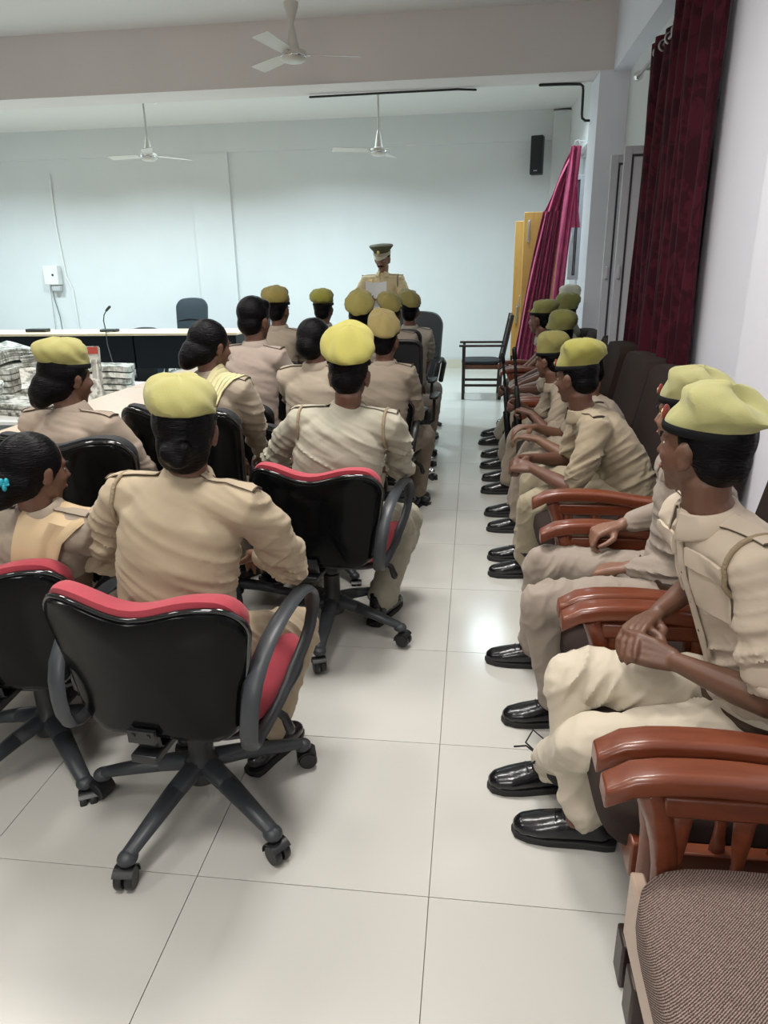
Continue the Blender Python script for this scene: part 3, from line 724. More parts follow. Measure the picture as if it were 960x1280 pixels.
# ---- wooden armchairs and settees along the right wall. local +y = front
def arm_curve(x, yf, yb, z):
    pts = []; rad = []
    for i in range(15):
        t = i/14; y = yf+(yb-yf)*t
        zz = z+.022*math.sin(min(1, t*1.6)*PI)*.9-.02*t-(.028*(1-t/.12)**2 if t < .12 else 0)
        pts.append((x, y, zz)); rad.append((.021, .034 if t > .05 else .030))
    return pts, rad
def wooden_seat(name, label, cat, yc, W, n, cushm, group=None, backm=None, zback=.93, spind=True, sz=.405, sd=.60):
    t = thing(name, label, cat, (.64, yc, 0), R(90), group)
    hw = W/2; AF, AB = .385, -.30; backm = backm or BROWND
    for s in (-1, 1):
        b = MB(); P, Rr = arm_curve(s*(hw-.034), AF, AB, .60)
        b2 = MB(); bmx = []
        # arm: rectangular section with rounded edges
        n_ = len(P); vs = []; fs = []
        for (p, r) in zip(P, Rr):
            for (dx, dz) in ((-1, -.8), (-.8, -1), (.8, -1), (1, -.8), (1, .6), (.7, 1), (-.7, 1), (-1, .6)):
                vs.append((p[0]+dx*r[1], p[1], p[2]+dz*r[0]))
        for i in range(n_-1):
            for k in range(8): fs.append((i*8+k, i*8+(k+1) % 8, (i+1)*8+(k+1) % 8, (i+1)*8+k))
        fs.append(tuple(range(8))); fs.append(tuple((n_-1)*8+k for k in range(8)))
        b.add(vs, fs); arm = b.build('armrest', WOOD, t, bevel=.004)
        a2 = MB(); a2.box((s*(hw-.034), .0, .555), (.036, .56, .045)); a2.build('arm_rail', WOOD, arm, smooth=False, bevel=.006)
        # front post with a gentle S, rear post
        b = MB(); ps = [(s*(hw-.034), .255+.05*min(1, max(0, (z-.36)/.22))**2, z) for z in [.02+.56*i/10 for i in range(11)]]
        b.tube(ps, [(.026, .024)]*11, 8, up=(0, 1, 0), cap=False); b.build('leg', WOOD, t, bevel=.004)
        b = MB(); b.box((s*(hw-.034), .262, .06), (.062, .066, .12)); b.build('foot_block', DWOOD, t, smooth=False, bevel=.006)
        b = MB(); b.tube([(s*(hw-.034), -.28, .0), (s*(hw-.034), -.28, .35), (s*(hw-.034), -.29, .60)], [(.026, .022)]*3, 8, up=(0, 1, 0), cap=False); b.build('leg', WOOD, t)
        b = MB(); b.box((s*(hw-.034), -.02, .33), (.034, .54, .07)); b.build('side_rail', WOOD, t, smooth=False, bevel=.005)
        b = MB(); b.box((s*(hw-.034), -.02, .13), (.030, .54, .035)); b.build('stretcher', WOOD, t, smooth=False, bevel=.005)
        if spind:
            for k in range(5):
                b = MB(); y = .24-k*.11; b.tube([(s*(hw-.034), y, .36), (s*(hw-.034), y, .42), (s*(hw-.034), y, .47), (s*(hw-.034), y, .54)], [(.011, .017), (.011, .011), (.011, .017), (.011, .022)], 8, up=(1, 0, 0)); b.build('spindle', WOOD, t)
    b = MB(); b.box((0, .312 if cushm == BROWNC else .275, .335 if cushm == BROWNC else .30), (W-.11, .026, .15 if cushm == BROWNC else .09)); b.build('front_rail', mat('beige_rail', (.42, .31, .24), .35) if cushm == BROWNC else WOOD, t, smooth=False, bevel=.005)  # front rail is pale beige under the woven cushion, red-brown elsewhere
    b = MB(); b.box((0, -.27, .33), (W-.11, .03, .07)); b.build('back_rail', WOOD, t, smooth=False, bevel=.004)
    cw = (W-.13)/n
    for k in range(n):
        cx = -(W-.13)/2+cw*(k+.5)
        b = MB(); cushion(b, (cx, .340-sd/2, sz), (cw-.008, sd, .13), .30, .012); b.build('seat_cushion', cushm, t)
        b = MB()
        def bf(u, v, cx=cx):
            a = 2*PI*v
            prof = (-.075*math.cos(a), 0)
            return None
        out = outline(0, cw/2-.004, cw/2-.004, zback-.40, lambda u: .02*(1-u*u), .04, .07)
        plate(b, out, lambda x, z: -.315-.10*(z/.5), .12, .40, dome=.03)
        b.v = [(x+cx, y, z) for x, y, z in b.v]; b.build('back_cushion', backm, t)
    return t
ac = wooden_seat('wooden_armchair', 'empty wooden armchair with woven brown seat, nearest the camera at the bottom right', 'chair', .80, .64, 1, BROWNC, 'wooden armchairs in the right row')
wooden_seat('wooden_armchair', 'wooden armchair under the nearest man of the right row', 'chair', 1.462, .63, 1, BROWND, 'wooden armchairs in the right row', sz=.345, sd=.52)
wooden_seat('wooden_armchair', 'wooden armchair under the second man of the right row', 'chair', 2.105, .64, 1, BROWND, 'wooden armchairs in the right row', sz=.355, sd=.52)
wooden_seat('wooden_settee', 'nearer long wooden settee with dark brown cushions, beside the maroon curtain', 'sofa', 3.83, 2.20, 3, BROWND, 'wooden settees in the right row', None, .96, sz=.37, sd=.54)
wooden_seat('wooden_settee', 'farther long wooden settee with dark brown cushions, before the pillar', 'sofa', 5.79, 1.66, 3, BROWND, 'wooden settees in the right row', None, .96, sz=.37, sd=.54)

# dark wooden visitor chair before the far wall, facing left
t = thing('wooden_chair', 'dark wooden visitor chair with black seat facing left, empty beside the yellow door leaves', 'chair', (.13, 8.78, 0), R(90))
for s in (-1, 1):
    b = MB(); b.box((s*.24, .235, .31), (.036, .036, .62)); b.build('leg', DWOOD, t, smooth=False, bevel=.004)
    b = MB(); b.tube([(s*.24, -.20, 0), (s*.24, -.21, .42), (s*.24, -.32, .98)], [(.022, .018)]*3, 8, up=(0, 1, 0), cap=False); b.build('leg', DWOOD, t)
    b = MB(); b.box((s*.24, .01, .635), (.05, .56, .025)); b.build('armrest', DWOOD, t, smooth=False, bevel=.006)
    b = MB(); b.box((s*.24, .01, .17), (.022, .44, .03)); b.build('stretcher', DWOOD, t, smooth=False, bevel=.003)
b = MB(); b.box((0, .02, .385), (.46, .46, .05)); b.build('seat_frame', wood_mat('mid_wood', (.10, .035, .02), (.16, .06, .03)), t, smooth=False, bevel=.004)
b = MB(); cushion(b, (0, .03, .435), (.46, .46, .055), .35, .008); b.build('seat', BLKF, t)
b = MB(); b.box((0, -.318, .95), (.46, .022, .07), (R(14), 0, 0)); b.build('top_rail', DWOOD, t, smooth=False, bevel=.004)
for k in range(5):
    b = MB(); b.box((-.16+k*.08, -.265, .70), (.045, .014, .46), (R(12), 0, 0)); b.build('slat', DWOOD, t, smooth=False)

# ---- tables
t = world_thing('conference_table', 'long maple-topped conference table with black front panel before the far wall', 'table', (-5.3, 9.65, 0))
b = MB(); b.box((-5.35, 9.62, .735), (4.5, .78, .034)); b.build('tabletop', MAPLE, t, smooth=False, bevel=.006)
for k in range(3):
    b = MB(); b.box((-6.72+k*1.42, 9.33, .49), (1.412, .02, .44)); b.build('front_panel', TBLACK, t, smooth=False, bevel=.003)
for x in (-7.45, -6.02, -4.6, -3.17):
    b = MB(); b.box((x, 9.62, .36), (.035, .60, .715)); b.build('leg_panel', TBLACK, t, smooth=False, bevel=.003)
t = world_thing('side_table', 'peach-topped side table running along the left of the seated group', 'table', (-2.0, 4.3, 0))
for k in range(3):
    b = MB(); b.box((-1.99, 2.35+k*1.5, .735), (.72, 1.494, .034)); b.build('tabletop', PEACH, t, smooth=False, bevel=.006)
    b = MB(); b.box((-2.26, 2.35+k*1.5, .47), (.02, 1.45, .46)); b.build('front_panel', TBLACK, t, smooth=False)
for y in (1.64, 3.1, 4.6, 6.04):
    b = MB(); b.box((-1.99, y, .36), (.60, .035, .715)); b.build('leg_panel', TBLACK, t, smooth=False, bevel=.003)
t = world_thing('low_table', 'low white table in the middle of the tables, covered with newspapers', 'table', (-4.35, 6.3, 0))
b = MB(); b.box((-4.35, 6.3, .36), (2.3, 2.2, .03)); b.build('tabletop', WHITEP, t, smooth=False, bevel=.005)
for sx in (-1, 1):
    for sy in (-1, 1):
        b = MB(); b.box((-4.35+sx*1.05, 6.3+sy*1.0, .172), (.05, .05, .344)); b.build('leg', STEEL, t, smooth=False)

# ---- microphone on the far table, black device, cable
t = world_thing('microphone', 'black gooseneck microphone on the far table', 'microphone', (-5.02, 9.5, .752))
b = MB(); b.box((-5.02, 9.5, .771), (.24, .13, .038)); b.build('base', BLACKP, t, smooth=False, bevel=.012)
b = MB(); b.tube([(-5.08, 9.5, .79), (-5.09, 9.5, .90), (-5.07, 9.5, .98), (-5.02, 9.5, 1.045)], .0075, 8); b.build('gooseneck', BLACKP, t)
b = MB(); b.tube([(-5.03, 9.5, 1.035), (-4.975, 9.5, 1.085)], [.016, .02], 12); b.build('capsule', BLACKP, t)
b = MB(); b.tube([(-4.95, 9.5, .76), (-4.93, 9.22, .765), (-4.93, 9.215, .6), (-4.87, 9.2, .3), (-4.80, 9.1, .02), (-4.3, 8.8, .012), (-3.6, 8.6, .012)], .006, 6)
o = b.build('microphone_cable', mat('grey_cable', (.08, .08, .08), .5), None); tag(o, 'thin grey cable hanging over the black front panel below the microphone', 'cable')
b = MB(); b.box((-6.12, 9.55, .775), (.30, .14, .045)); o = b.build('black_device', BLACKP, None, smooth=False, bevel=.008); tag(o, 'flat black device lying on the left end of the far table', 'device')

# ---- newspapers: bundles standing and lying on the low table
def newspaper(label, c, size, rot, m=NEWS, bend=.02, seed=0, red=False, parts=5):
    t = world_thing('newspaper', label, 'newspaper', c, 'newspapers on the low table')
    M = Euler(rot).to_matrix(); rr = random.Random(seed)
    for k in range(parts):
        dz = size[2]*k/parts
        ox, oy = rr.uniform(-.01, .01), rr.uniform(-.01, .01)
        def fn(u, v, dz=dz, ox=ox, oy=oy):
            p = Vector(((u-.5)*size[0]+ox, (v-.5)*size[1]+oy, dz+bend*math.sin(u*3+seed)*math.sin(v*4+seed*2)))
            return Vector(c)+M @ p
        b = MB(); b.grid(fn, 8, 8, size[2]/parts*.8); b.build('sheet', m if k % 2 == 0 else NEWS2, t)
    if red:
        def fn(u, v):
            return Vector(c)+M @ Vector(((u-.5)*size[0]*.98, (.5-.12*v)*size[1], size[2]+.012+bend*math.sin(u*3+seed)*math.sin((1-.12*v)*4+seed*2)))
        b = MB(); b.grid(fn, 6, 2, .003); b.build('masthead', mat('masthead_red', (.45, .07, .05), .8), t)
rn = random.Random(3)
newspaper('upright newspaper with a red masthead at the right end of the paper heap', (-3.36, 5.95, .64), (.16, .50, .03), (R(84), 0, R(8)), NEWS2, .01, 1, True)
P = [(-4.32, 5.55, .38, .62, .44, .16, 0, 0, .2), (-3.72, 5.6, .40, .40, .42, .12, .1, 0, -.3), (-4.30, 5.60, .545, .46, .38, .09, .04, .03, .5),
     (-4.05, 6.6, .40, .60, .45, .26, 0, 0, .1), (-4.75, 6.7, .40, .60, .50, .30, 0, 0, -.15), (-4.20, 6.75, .665, .50, .42, .10, .06, 0, .3), (-4.78, 6.8, .705, .52, .46, .12, .07, .04, -.4),
     (-3.62, 6.7, .40, .42, .42, .30, 0, .05, .25), (-4.0, 5.25, .62, .16, .44, .03, 1.45, 0, .1), (-4.42, 5.2, .60, .26, .40, .03, 1.35, .15, -.1), (-4.9, 5.9, .42, .52, .44, .3, 0, 0, .3), (-4.90, 5.8, .725, .50, .40, .05, .08, .05, .2),
     (-3.85, 5.95, .60, .34, .30, .05, .5, -.1, .5)]
D = ['thick newspaper bundle at the near left corner of the paper heap', 'thin newspaper bundle near the side table edge', 'newspaper bundle lying crosswise on the near one', 'flat wide newspaper bundle in the middle of the heap', 'tall newspaper stack at the left back of the heap',
     'sloping newspaper on top of the back middle stack', 'crumpled newspaper on top of the left back stack', 'newspaper stack at the right back of the heap', 'narrow newspaper standing upright at the front of the heap', 'wider newspaper leaning upright at the front left of the heap', 'newspaper stack at the far left edge of the photo', 'tilted newspaper on the stack at the far left edge', 'folded newspaper leaning against the middle stacks']
for i, (p, d) in enumerate(zip(P, D)):
    newspaper(d, p[:3], p[3:6], p[6:9], NEWS if i % 2 else NEWS2, .025, i+2)

# ================================================================== PEOPLE
def ik(a, b, l1, l2, pole):
    a, b = Vector(a), Vector(b); d = b-a; L = d.length
    if L > (l1+l2)*.995: b = a+d*((l1+l2)*.995/L); d = b-a; L = d.length
    t = (l1*l1-l2*l2+L*L)/(2*L); h = math.sqrt(max(0, l1*l1-t*t)); n = d/L
    p = Vector(pole); p = p-n*p.dot(n); p = p.normalized() if p.length > 1e-6 else Vector((0, 0, 1))
    return a+n*t+p*h, b
def bez(p0, p1, p2, t): return p0*(1-t)**2+p1*2*t*(1-t)+p2*t*t

def add_hand(b, wrist, d, nrm, side, s=1.0, curl=.45, spread=.10, thumb=.5, curls=None):
    """wrist point, d = direction to the knuckles, nrm = back-of-hand normal, side = +1 thumb towards cross(d,nrm)"""
    d = Vector(d).normalized(); nrm = Vector(nrm); nrm = (nrm-d*nrm.dot(d)).normalized(); x = d.cross(nrm)*side; w = Vector(wrist)
    P = lambda a, l, h: w+x*(a*s)+d*(l*s)+nrm*(h*s)
    # palm: four metacarpal rays and a fleshy heel
    for a0, a1 in ((.018, .030), (.007, .011), (-.005, -.009), (-.016, -.028)):
        b.tube([P(a0*.8, -.01, 0), P((a0+a1)/2, .04, .002), P(a1, .083, 0)], [(.0145*s, .0145*s), (.0155*s, .014*s), (.0115*s, .0115*s)], 10)
    b.ell(P(.020, .035, -.010), (.017*s, .017*s, .017*s), nu=10, nv=8); b.ell(P(-.016, .03, -.008), (.015*s, .017*s, .015*s), nu=10, nv=8)
    L = [(.030, .043, .026, .021), (.011, .048, .030, .022), (-.009, .044, .027, .021), (-.028, .034, .021, .019)]
    for i, (a, l1, l2, l3) in enumerate(L):
        c = (curls[i] if curls else curl*(1+.12*i)); p = P(a, .083, 0); ang = 0; pts = [p]
        fan_ = spread*(1.2-i*.8)
        for l, k in ((l1, 1.0), (l2, 1.15), (l3, .7)):
            ang += c*k; dd = (d*math.cos(ang)-nrm*math.sin(ang)+x*fan_*math.cos(ang)).normalized(); p = p+dd*(l*s); pts.append(p)
        b.tube(pts, [.0098*s, .0088*s, .0082*s, .0062*s], 9)
    p0 = P(.018, .018, -.006); p1 = p0+(x*.8+d*.5-nrm*.25*(1+thumb)).normalized()*.040*s
    p2 = p1+(x*(.55-.5*thumb)+d*.9-nrm*.35*thumb).normalized()*.034*s; p3 = p2+(x*(.2-.6*thumb)+d*.9-nrm*.3*thumb).normalized()*.026*s
    b.tube([p0, p1, p2, p3], [.0135*s, .0118*s, .0098*s, .0072*s], 9)

PEOPLE = []
def person(label, pos, yaw, head, hyaw=0, hpitch=0, hroll=0, s=.95, hipz=.52, hands=None, feet=None, elbows=None, shirt=(.60, .50, .36), trous=None,
           cap='beret', capcol=(.50, .47, .13), skin=(.125, .060, .038), hair='short', woman=False, sleeve='short', v=.008, sv=None, lean=None,
           shoulders=None, seed=0, extras=(), beret=None, stand=False, knees=None, shoes=True, foldamp=.006, hand_d=None, curl=.5, shw=1.0, neck=None, toe=None, curlsL=None, curlsR=None, htilt=0):
    pos = Vector((pos[0], pos[1], 0)); th = R(yaw); F = Vector((-math.sin(th), math.cos(th), 0)); X = Vector((math.cos(th), math.sin(th), 0)); Z = Vector((0, 0, 1))
    W = lambda x, y, z: pos+X*(x*s)+F*(y*s)+Z*z        # local -> world, z in metres
    t = world_thing('person', label, 'person', tuple(pos), None)
    head = Vector(head); hc = head
    hip = W(0, 0, hipz)
    # head frame
    hy = R(yaw+hyaw); HF = Vector((-math.sin(hy), math.cos(hy), 0)); HX = Vector((math.cos(hy), math.sin(hy), 0))
    Mh = Matrix((HX, HF, Z)).transposed() @ Euler((R(hpitch), R(hroll), 0)).to_matrix()
    H = lambda x, y, z: hc+Mh @ Vector((x*s, y*s, z*s))
    neck_top = H(0, -.02, -.075)
    tdir = (head-hip).normalized()
    neckb = head-(tdir*.35+Z*.65).normalized()*((neck or (.163 if yaw > 60 else .140))*s)-F*.012
    mid = hip+(neckb-hip)*.5-F*(.045*s if not stand else 0)+Z*0
    sp = lambda u: bez(hip, mid+(mid-(hip+neckb)/2)*1.0, neckb, u)
    def spd(u): return (sp(min(1.1, u+.02))-sp(u-.02)).normalized()
    # shoulder line
    SX = X.copy()
    if shoulders: SX = (X*math.cos(R(shoulders))+F*math.sin(R(shoulders)))
    shc = sp(.895); SW = (.185 if not woman else .168)*s*shw
    SL, SR = shc-SX*SW+Z*.0, shc+SX*SW
    # legs
    hl, hr = W(-.088, .02, hipz-.01), W(.088, .02, hipz-.01)
    L1, L2 = .435*s, .41*s
    if stand: fl, fr = W(-.10, 0, .085), W(.10, .02, .085)
    else: fl, fr = W(-.13, .42, .085), W(.13, .42, .085)
    if feet: fl, fr = Vector(feet[0]), Vector(feet[1])
    kp = (knees or ((-.25, .6), (.25, .6)))
    kl, fl2 = ik(hl, fl, L1, L2, X*kp[0][0]+Z*1.0+F*kp[0][1]); kr, fr2 = ik(hr, fr, L1, L2, X*kp[1][0]+Z*1.0+F*kp[1][1])
    # arms
    A1, A2 = .285*s, .25*s
    if hands is None: hands = (W(-.09, .36, hipz+.075), W(.09, .36, hipz+.075))
    hw_ = [Vector(h) for h in hands]
    ep = elbows or ((-.45, -.8, -.5), (.45, -.8, -.5))
    el, wl = ik(SL, hw_[0], A1, A2, X*ep[0][0]+F*ep[0][1]+Z*ep[0][2]); er, wr_ = ik(SR, hw_[1], A1, A2, X*ep[1][0]+F*ep[1][1]+Z*ep[1][2])
    # ---------------- body: one continuous surface
    b = MB()
    def torso(b, grow, prof, us):
        pts = [sp(u) for u in us]
        b.tube(pts, [((w_+grow)*s, (d_+grow)*s) for w_, d_ in prof], 22, up=tuple(SX) if shoulders else tuple(X))
    torso(b, 0, [(.14, .10), (.13, .09), (.12, .085), (.13, .095), (.14, .09), (.10, .07), (.055, .055)], [-.05, .15, .35, .6, .82, .95, 1.03])
    b.tube([sp(.93), neck_top+(neckb-neck_top)*.45, neck_top+Z*.01], [(.062*s, .062*s), (.052*s, .055*s), (.053*s, .057*s)], 16)
    for S_, e_, w_, dflt, sd in ((SL, el, wl, -1, -1), (SR, er, wr_, 1, 1)):
        b.tube([shc+(S_-shc)*.4, S_-Z*.01, (S_+e_)/2, e_], [.035*s, .034*s, .034*s, .034*s], 12)
        b.tube([e_, e_+(w_-e_)*.35, e_+(w_-e_)*.75, w_], [.036*s, .037*s, .028*s, (.024*s, .022*s)], 12)
    hd = hand_d or (None, None)
    for i, (e_, w_, sd) in enumerate(((el, wl, -1), (er, wr_, 1))):
        fd = (w_-e_).normalized()
        if hd[i]: dd, nn = Vector(hd[i][0]), Vector(hd[i][1])
        else:
            dd = (fd+F*.6-Z*.25).normalized(); nn = Z
        # thumb side: towards the body for palms down
        dn = dd.normalized(); n2 = (nn-dn*nn.dot(dn)).normalized(); xx = dn.cross(n2)
        toward = -sd*X
        side = hd[i][2] if (hd[i] and len(hd[i]) > 2) else (1 if xx.dot(toward) > 0 else -1)
        add_hand(b, w_+dn*.012*s, dd, nn, side, s*1.02, curl=curl, curls=(curlsL, curlsR)[i])
    for h_, k_, f_ in ((hl, kl, fl2), (hr, kr, fr2)):
        b.tube([h_, (h_+k_)/2, k_], [.065*s, .056*s, .044*s], 12); b.tube([k_, k_+(f_-k_)*.35, f_], [.044*s, .044*s, .030*s], 12)
        b.ell(f_+F*.03-Z*.02, (.035*s, .035*s, .03*s))
    # head
    E_ = lambda c, r, n=18: b.ell(H(*c), tuple(q*s for q in r), Mh, n, n-4)
    E_((0, -.012, .030), (.074, .092, .088)); E_((0, .020, -.020), (.061, .070, .080)); E_((0, .036, -.072), (.040, .042, .036)); E_((0, .055, -.095), (.024, .022, .018))
    E_((0, .062, .020), (.050, .026, .018), 12)
    b.tube([H(0, .078, .012), H(0, .093, -.012), H(0, .101, -.028), H(0, .088, -.036)], [.0085*s, .0095*s, .0135*s, .010*s], 8)
    for q in (-1, 1):
        E_((q*.011, .088, -.033), (.0085, .010, .007), 10); E_((q*.034, .058, -.026), (.020, .020, .018), 12)
    E_((0, .083, -.055), (.021, .010, .0058), 12); E_((0, .080, -.066), (.018, .010, .0065), 12)
    for q in (-1, 1):
        Me = Mh @ Euler((R(-12), 0, q*R(-22))).to_matrix()
        b.ell(H(q*.074, -.004, -.012), (.0075*s, .019*s, .031*s), Me, 12, 10); b.ell(H(q*.078, -.010, .004), (.007*s, .017*s, .018*s), Me, 12, 10); b.ell(H(q*.072, .002, -.036), (.006*s, .009*s, .010*s), Me, 8, 8)
    me = fuse(b, v, 3 if v < .006 else 2); sk = skinm('%.3f_%.3f' % (skin[0], skin[1]), skin)
    off = Vector(tuple(pos))
    me.transform(Matrix.Translation(-off)); body = link('body', me, sk, t)
    OFF[body.name] = tuple(pos)
    for q in (-1, 1):
        m = MB(); m.ell(H(q*.029, .0685, .000), (.0098*s, .0085*s, .0048*s), Mh, 12, 8); ey = m.build('eye', EYE, body)
        m = MB(); m.ell(H(q*.029, .0742, .000), (.0050*s, .0038*s, .0046*s), Mh, 10, 8); m.build('iris', PUPIL, body)
        m = MB(); m.tube([H(q*.012, .088, .016), H(q*.030, .087, .021), H(q*.046, .076, .016)], [.0028*s, .004*s, .002*s], 6); m.build('eyebrow', HAIR, body)
    m = MB(); m.ell(H(0, .0865, -.0605), (.020*s, .0075*s, .0068*s), Mh, 12, 8); m.build('lips', LIP, body)
    # ---------------- hair
    if hair:
        m = MB(); e2 = lambda c, r: m.ell(H(*c), tuple(q*s for q in r), Mh, 20, 14)
        if hair == 'short': e2((0, -.022, .034), (.079, .092, .088)); e2((0, -.052, -.018), (.066, .056, .060)); e2((0, -.010, .015), (.079, .050, .04))
        if hair == 'thick':
            e2((0, -.014, .050), (.086, .102, .090)); e2((0, -.050, -.012), (.074, .062, .068)); e2((.03, .03, .085), (.05, .05, .035)); e2((0, -.004, .012), (.082, .050, .05))
        if hair in ('bun', 'knot', 'net'):
            e2((0, -.022, .032), (.086, .098, .092)); e2((0, -.055, -.030), (.074, .060, .066)); e2((0, -.004, -.004), (.081, .055, .05))
            if hair == 'bun': e2((0, -.066, -.050), (.070, .046, .055)); e2((0, -.104, -.038), (.048, .038, .040)); e2((.020, -.126, -.026), (.022, .020, .024)); e2((-.022, -.124, -.036), (.024, .021, .026)); e2((.004, -.128, -.056), (.027, .02, .021))
            if hair == 'knot': e2((-.01, -.085, -.035), (.072, .058, .066)); e2((-.015, -.108, -.058), (.062, .046, .055)); e2((-.02, -.118, -.085), (.045, .034, .034))
            if hair == 'net': e2((0, -.09, -.02), (.06, .05, .06))
        hm = fuse(m, .006 if v < .007 else .009, 4); 
        c_o = coords(hm); n_o = normals(hm); lq = (c_o-np.array(H(0, 0, 0))) @ np.array(Mh)
        an = np.arctan2(lq[:, 0], -lq[:, 1]+.02); setco(hm, c_o+n_o*(.0018*(vnoise(np.stack([an*14, lq[:, 2]*9, lq[:, 1]*9], 1), seed)-.5))[:, None])
        hm.transform(Matrix.Translation(-off)); hob = link('hair', hm, HAIR, t); OFF[hob.name] = tuple(pos)
        if hair == 'net': hob['label'] = 'dark hair under a fine grey net'
    # ---------------- shirt
    sv = sv or v*1.15
    m = MB()
    if woman: prof = [(.172, .135), (.160, .122), (.146, .108), (.150, .112), (.150, .108), (.105, .08), (.062, .064)]
    else: prof = [(.176, .132), (.170, .128), (.162, .118), (.168, .120), (.170, .112), (.118, .085), (.066, .068)]
    if shw != 1: prof = [(a*(1+(shw-1)*.7), b_*(1+(shw-1)*.4)) for a, b_ in prof]
    torso(m, 0, prof, [-.13, .05, .33, .6, .80, .93, 1.0])
    m.ell(sp(.97), (.075*s, .07*s, .045*s))
    sl = {'short': .80, 'elbow': 1.0, 'long': 1.0}[sleeve]
    for S_, e_, w_ in ((SL, el, wl), (SR, er, wr_)):
        m.tube([shc+(S_-shc)*.35, shc+(S_-shc)*.9, S_+(e_-S_)*.35, S_+(e_-S_)*sl], [(.072*s, .072*s), (.070*s, .070*s), (.061*s, .061*s), (.055*s, .055*s)], 16)
        if sleeve == 'long': m.tube([e_, e_+(w_-e_)*.4, e_+(w_-e_)*.86], [.053*s, .048*s, .038*s], 14)
        if sleeve == 'elbow': m.tube([e_-(e_-S_)*.1, e_, e_+(w_-e_)*.12], [.054*s, .056*s, .052*s], 14)
    sm = fuse(m, sv, 9 if v < .007 else 5, .5)
    sdn = np.array(spd(.5)); sxn = np.array(SX); fn_ = np.array(F)
    foc = [(tuple(sp(.12)), .14*s, 1.3), (tuple(el), .10*s, 1.2), (tuple(er), .10*s, 1.2), (tuple(SL+(el-SL)*.25-Z*.06), .08*s, .9), (tuple(SR+(er-SR)*.25-Z*.06), .08*s, .9)]
    folds(sm, [sxn*3.5+sdn*2, fn_*4, sdn*30+sxn*9], foldamp*2.4, foc, seed)
    folds(sm, [sxn*5-sdn*3, fn_*5, sdn*22-sxn*18], foldamp*1.6, foc, seed+5, base=.08)
    bv = BVHTree.FromPolygons([v_.co[:] for v_ in sm.vertices], [tuple(p.vertices) for p in sm.polygons])
    sm.transform(Matrix.Translation(-off)); kh = khaki('%.2f_%.2f_%.2f' % shirt, shirt)
    so = link('shirt', sm, kh, t); OFF[so.name] = tuple(pos)
    def drop(p, d, lift=.004):       # project a point on the shirt along d
        r_ = bv.ray_cast(Vector(p)-Vector(d)*.25, Vector(d), .6)
        return (r_[0]-Vector(d)*lift) if r_[0] is not None else Vector(p)
    # collar
    up_ = (neck_top-neckb).normalized(); fr_ = (F-up_*F.dot(up_)).normalized(); rx = fr_.cross(up_)
    cb = sp(1.0)+up_*.004
    def coll(u, vv):
        a = -PI/2-PI*.88+u*2*PI*.88; front = abs(u-.5)*2
        prof = [(.056, .012), (.056, .030), (.061, .030), (.078, -.002-.026*front**3), (.076, -.008-.026*front**3)]
        k = vv*4; i = min(3, int(k)); q = k-i; r_ = prof[i][0]*(1-q)+prof[i+1][0]*q; z_ = prof[i][1]*(1-q)+prof[i+1][1]*q
        # u=.5 is the nape
        ang = (u-.5)*2*PI*.90
        return cb+(-fr_*math.cos(ang)+rx*math.sin(ang))*(r_*s*(1.0+.06*front))+up_*(z_*s)
    m = MB(); m.grid(coll, 28, 8, .003); m.build('collar', kh, so)
    # epaulettes
    for q, S_ in ((-1, SL), (1, SR)):
        a_ = sp(.985)+SX*(q*.055*s); z_ = S_+SX*(q*.012*s)
        def ep_(u, vv):
            p = a_+(z_-a_)*u+F*((vv-.5)*(.045-.008*(u < .1))*s); return drop(p+Z*.05, -Z, .0045)
        m = MB(); m.grid(ep_, 7, 3, .003); eo = m.build('epaulette', kh, so)
        m = MB(); m.tube([ep_(1, k/4)+Z*.003 for k in range(5)], .0035*s, 6); m.tube([ep_(k/6, 0) for k in range(7)], .0013, 5); m.tube([ep_(k/6, 1) for k in range(7)], .0013, 5)
        m.build('piping', PIPING, so)
    if sleeve in ('short', 'elbow'):
        for S_, e_, w_ in ((SL, el, wl), (SR, er, wr_)):
            m = MB()
            c0, c1 = (S_+(e_-S_)*(sl-.16), S_+(e_-S_)*(sl+.02)) if sleeve == 'short' else (e_+(w_-e_)*.0, e_+(w_-e_)*.15)
            m.tube([c0, (c0+c1)/2, c1], [.0585*s, .0595*s, .0585*s], 18, cap=False); cu = fuse(m, .006, 3) if v < .007 else m.mesh('cuff')
            cu.transform(Matrix.Translation(-off)); link('cuff', cu, kh, so)
    if 'seam' in extras:
        for q in (-1, 1):
            pass
    # ---------------- trousers
    tr = trous or tuple(c*.97 for c in shirt)
    m = MB(); m.ell(hip-Z*.0+F*.0, (.165*s, .135*s, .105*s), Matrix((X, F, Z)).transposed())
    for h_, k_, f_ in ((hl, kl, fl2), (hr, kr, fr2)):
        m.tube([h_, h_+(k_-h_)*.5, h_+(k_-h_)*.9, k_], [(.098*s, .092*s), (.086*s, .082*s), (.074*s, .072*s), (.068*s, .068*s)], 16)
        fe = f_+(k_-f_)*.05
        m.tube([k_, k_+(fe-k_)*.12, k_+(fe-k_)*.5, fe], [(.067*s, .067*s), (.068*s, .068*s), (.066*s, .065*s), (.066*s, .066*s)], 16)
    tmsh = fuse(m, sv, 7 if v < .007 else 4)
    foc = [(tuple(kl-F*.03), .11*s, 1.4), (tuple(kr-F*.03), .11*s, 1.4), (tuple(hip+F*.10), .13*s, 1.4), (tuple(fl2), .10*s, .9), (tuple(fr2), .10*s, .9)]
    folds(tmsh, [np.array(X)*8, fn_*20+np.array([0, 0, 12.]), np.array([0, 0, 5.])-fn_*4], foldamp*2.2, foc, seed+2)
    tmsh.transform(Matrix.Translation(-off)); to = link('trousers', tmsh, khaki('%.2f_%.2f_%.2f' % tr, tr), t); OFF[to.name] = tuple(pos)
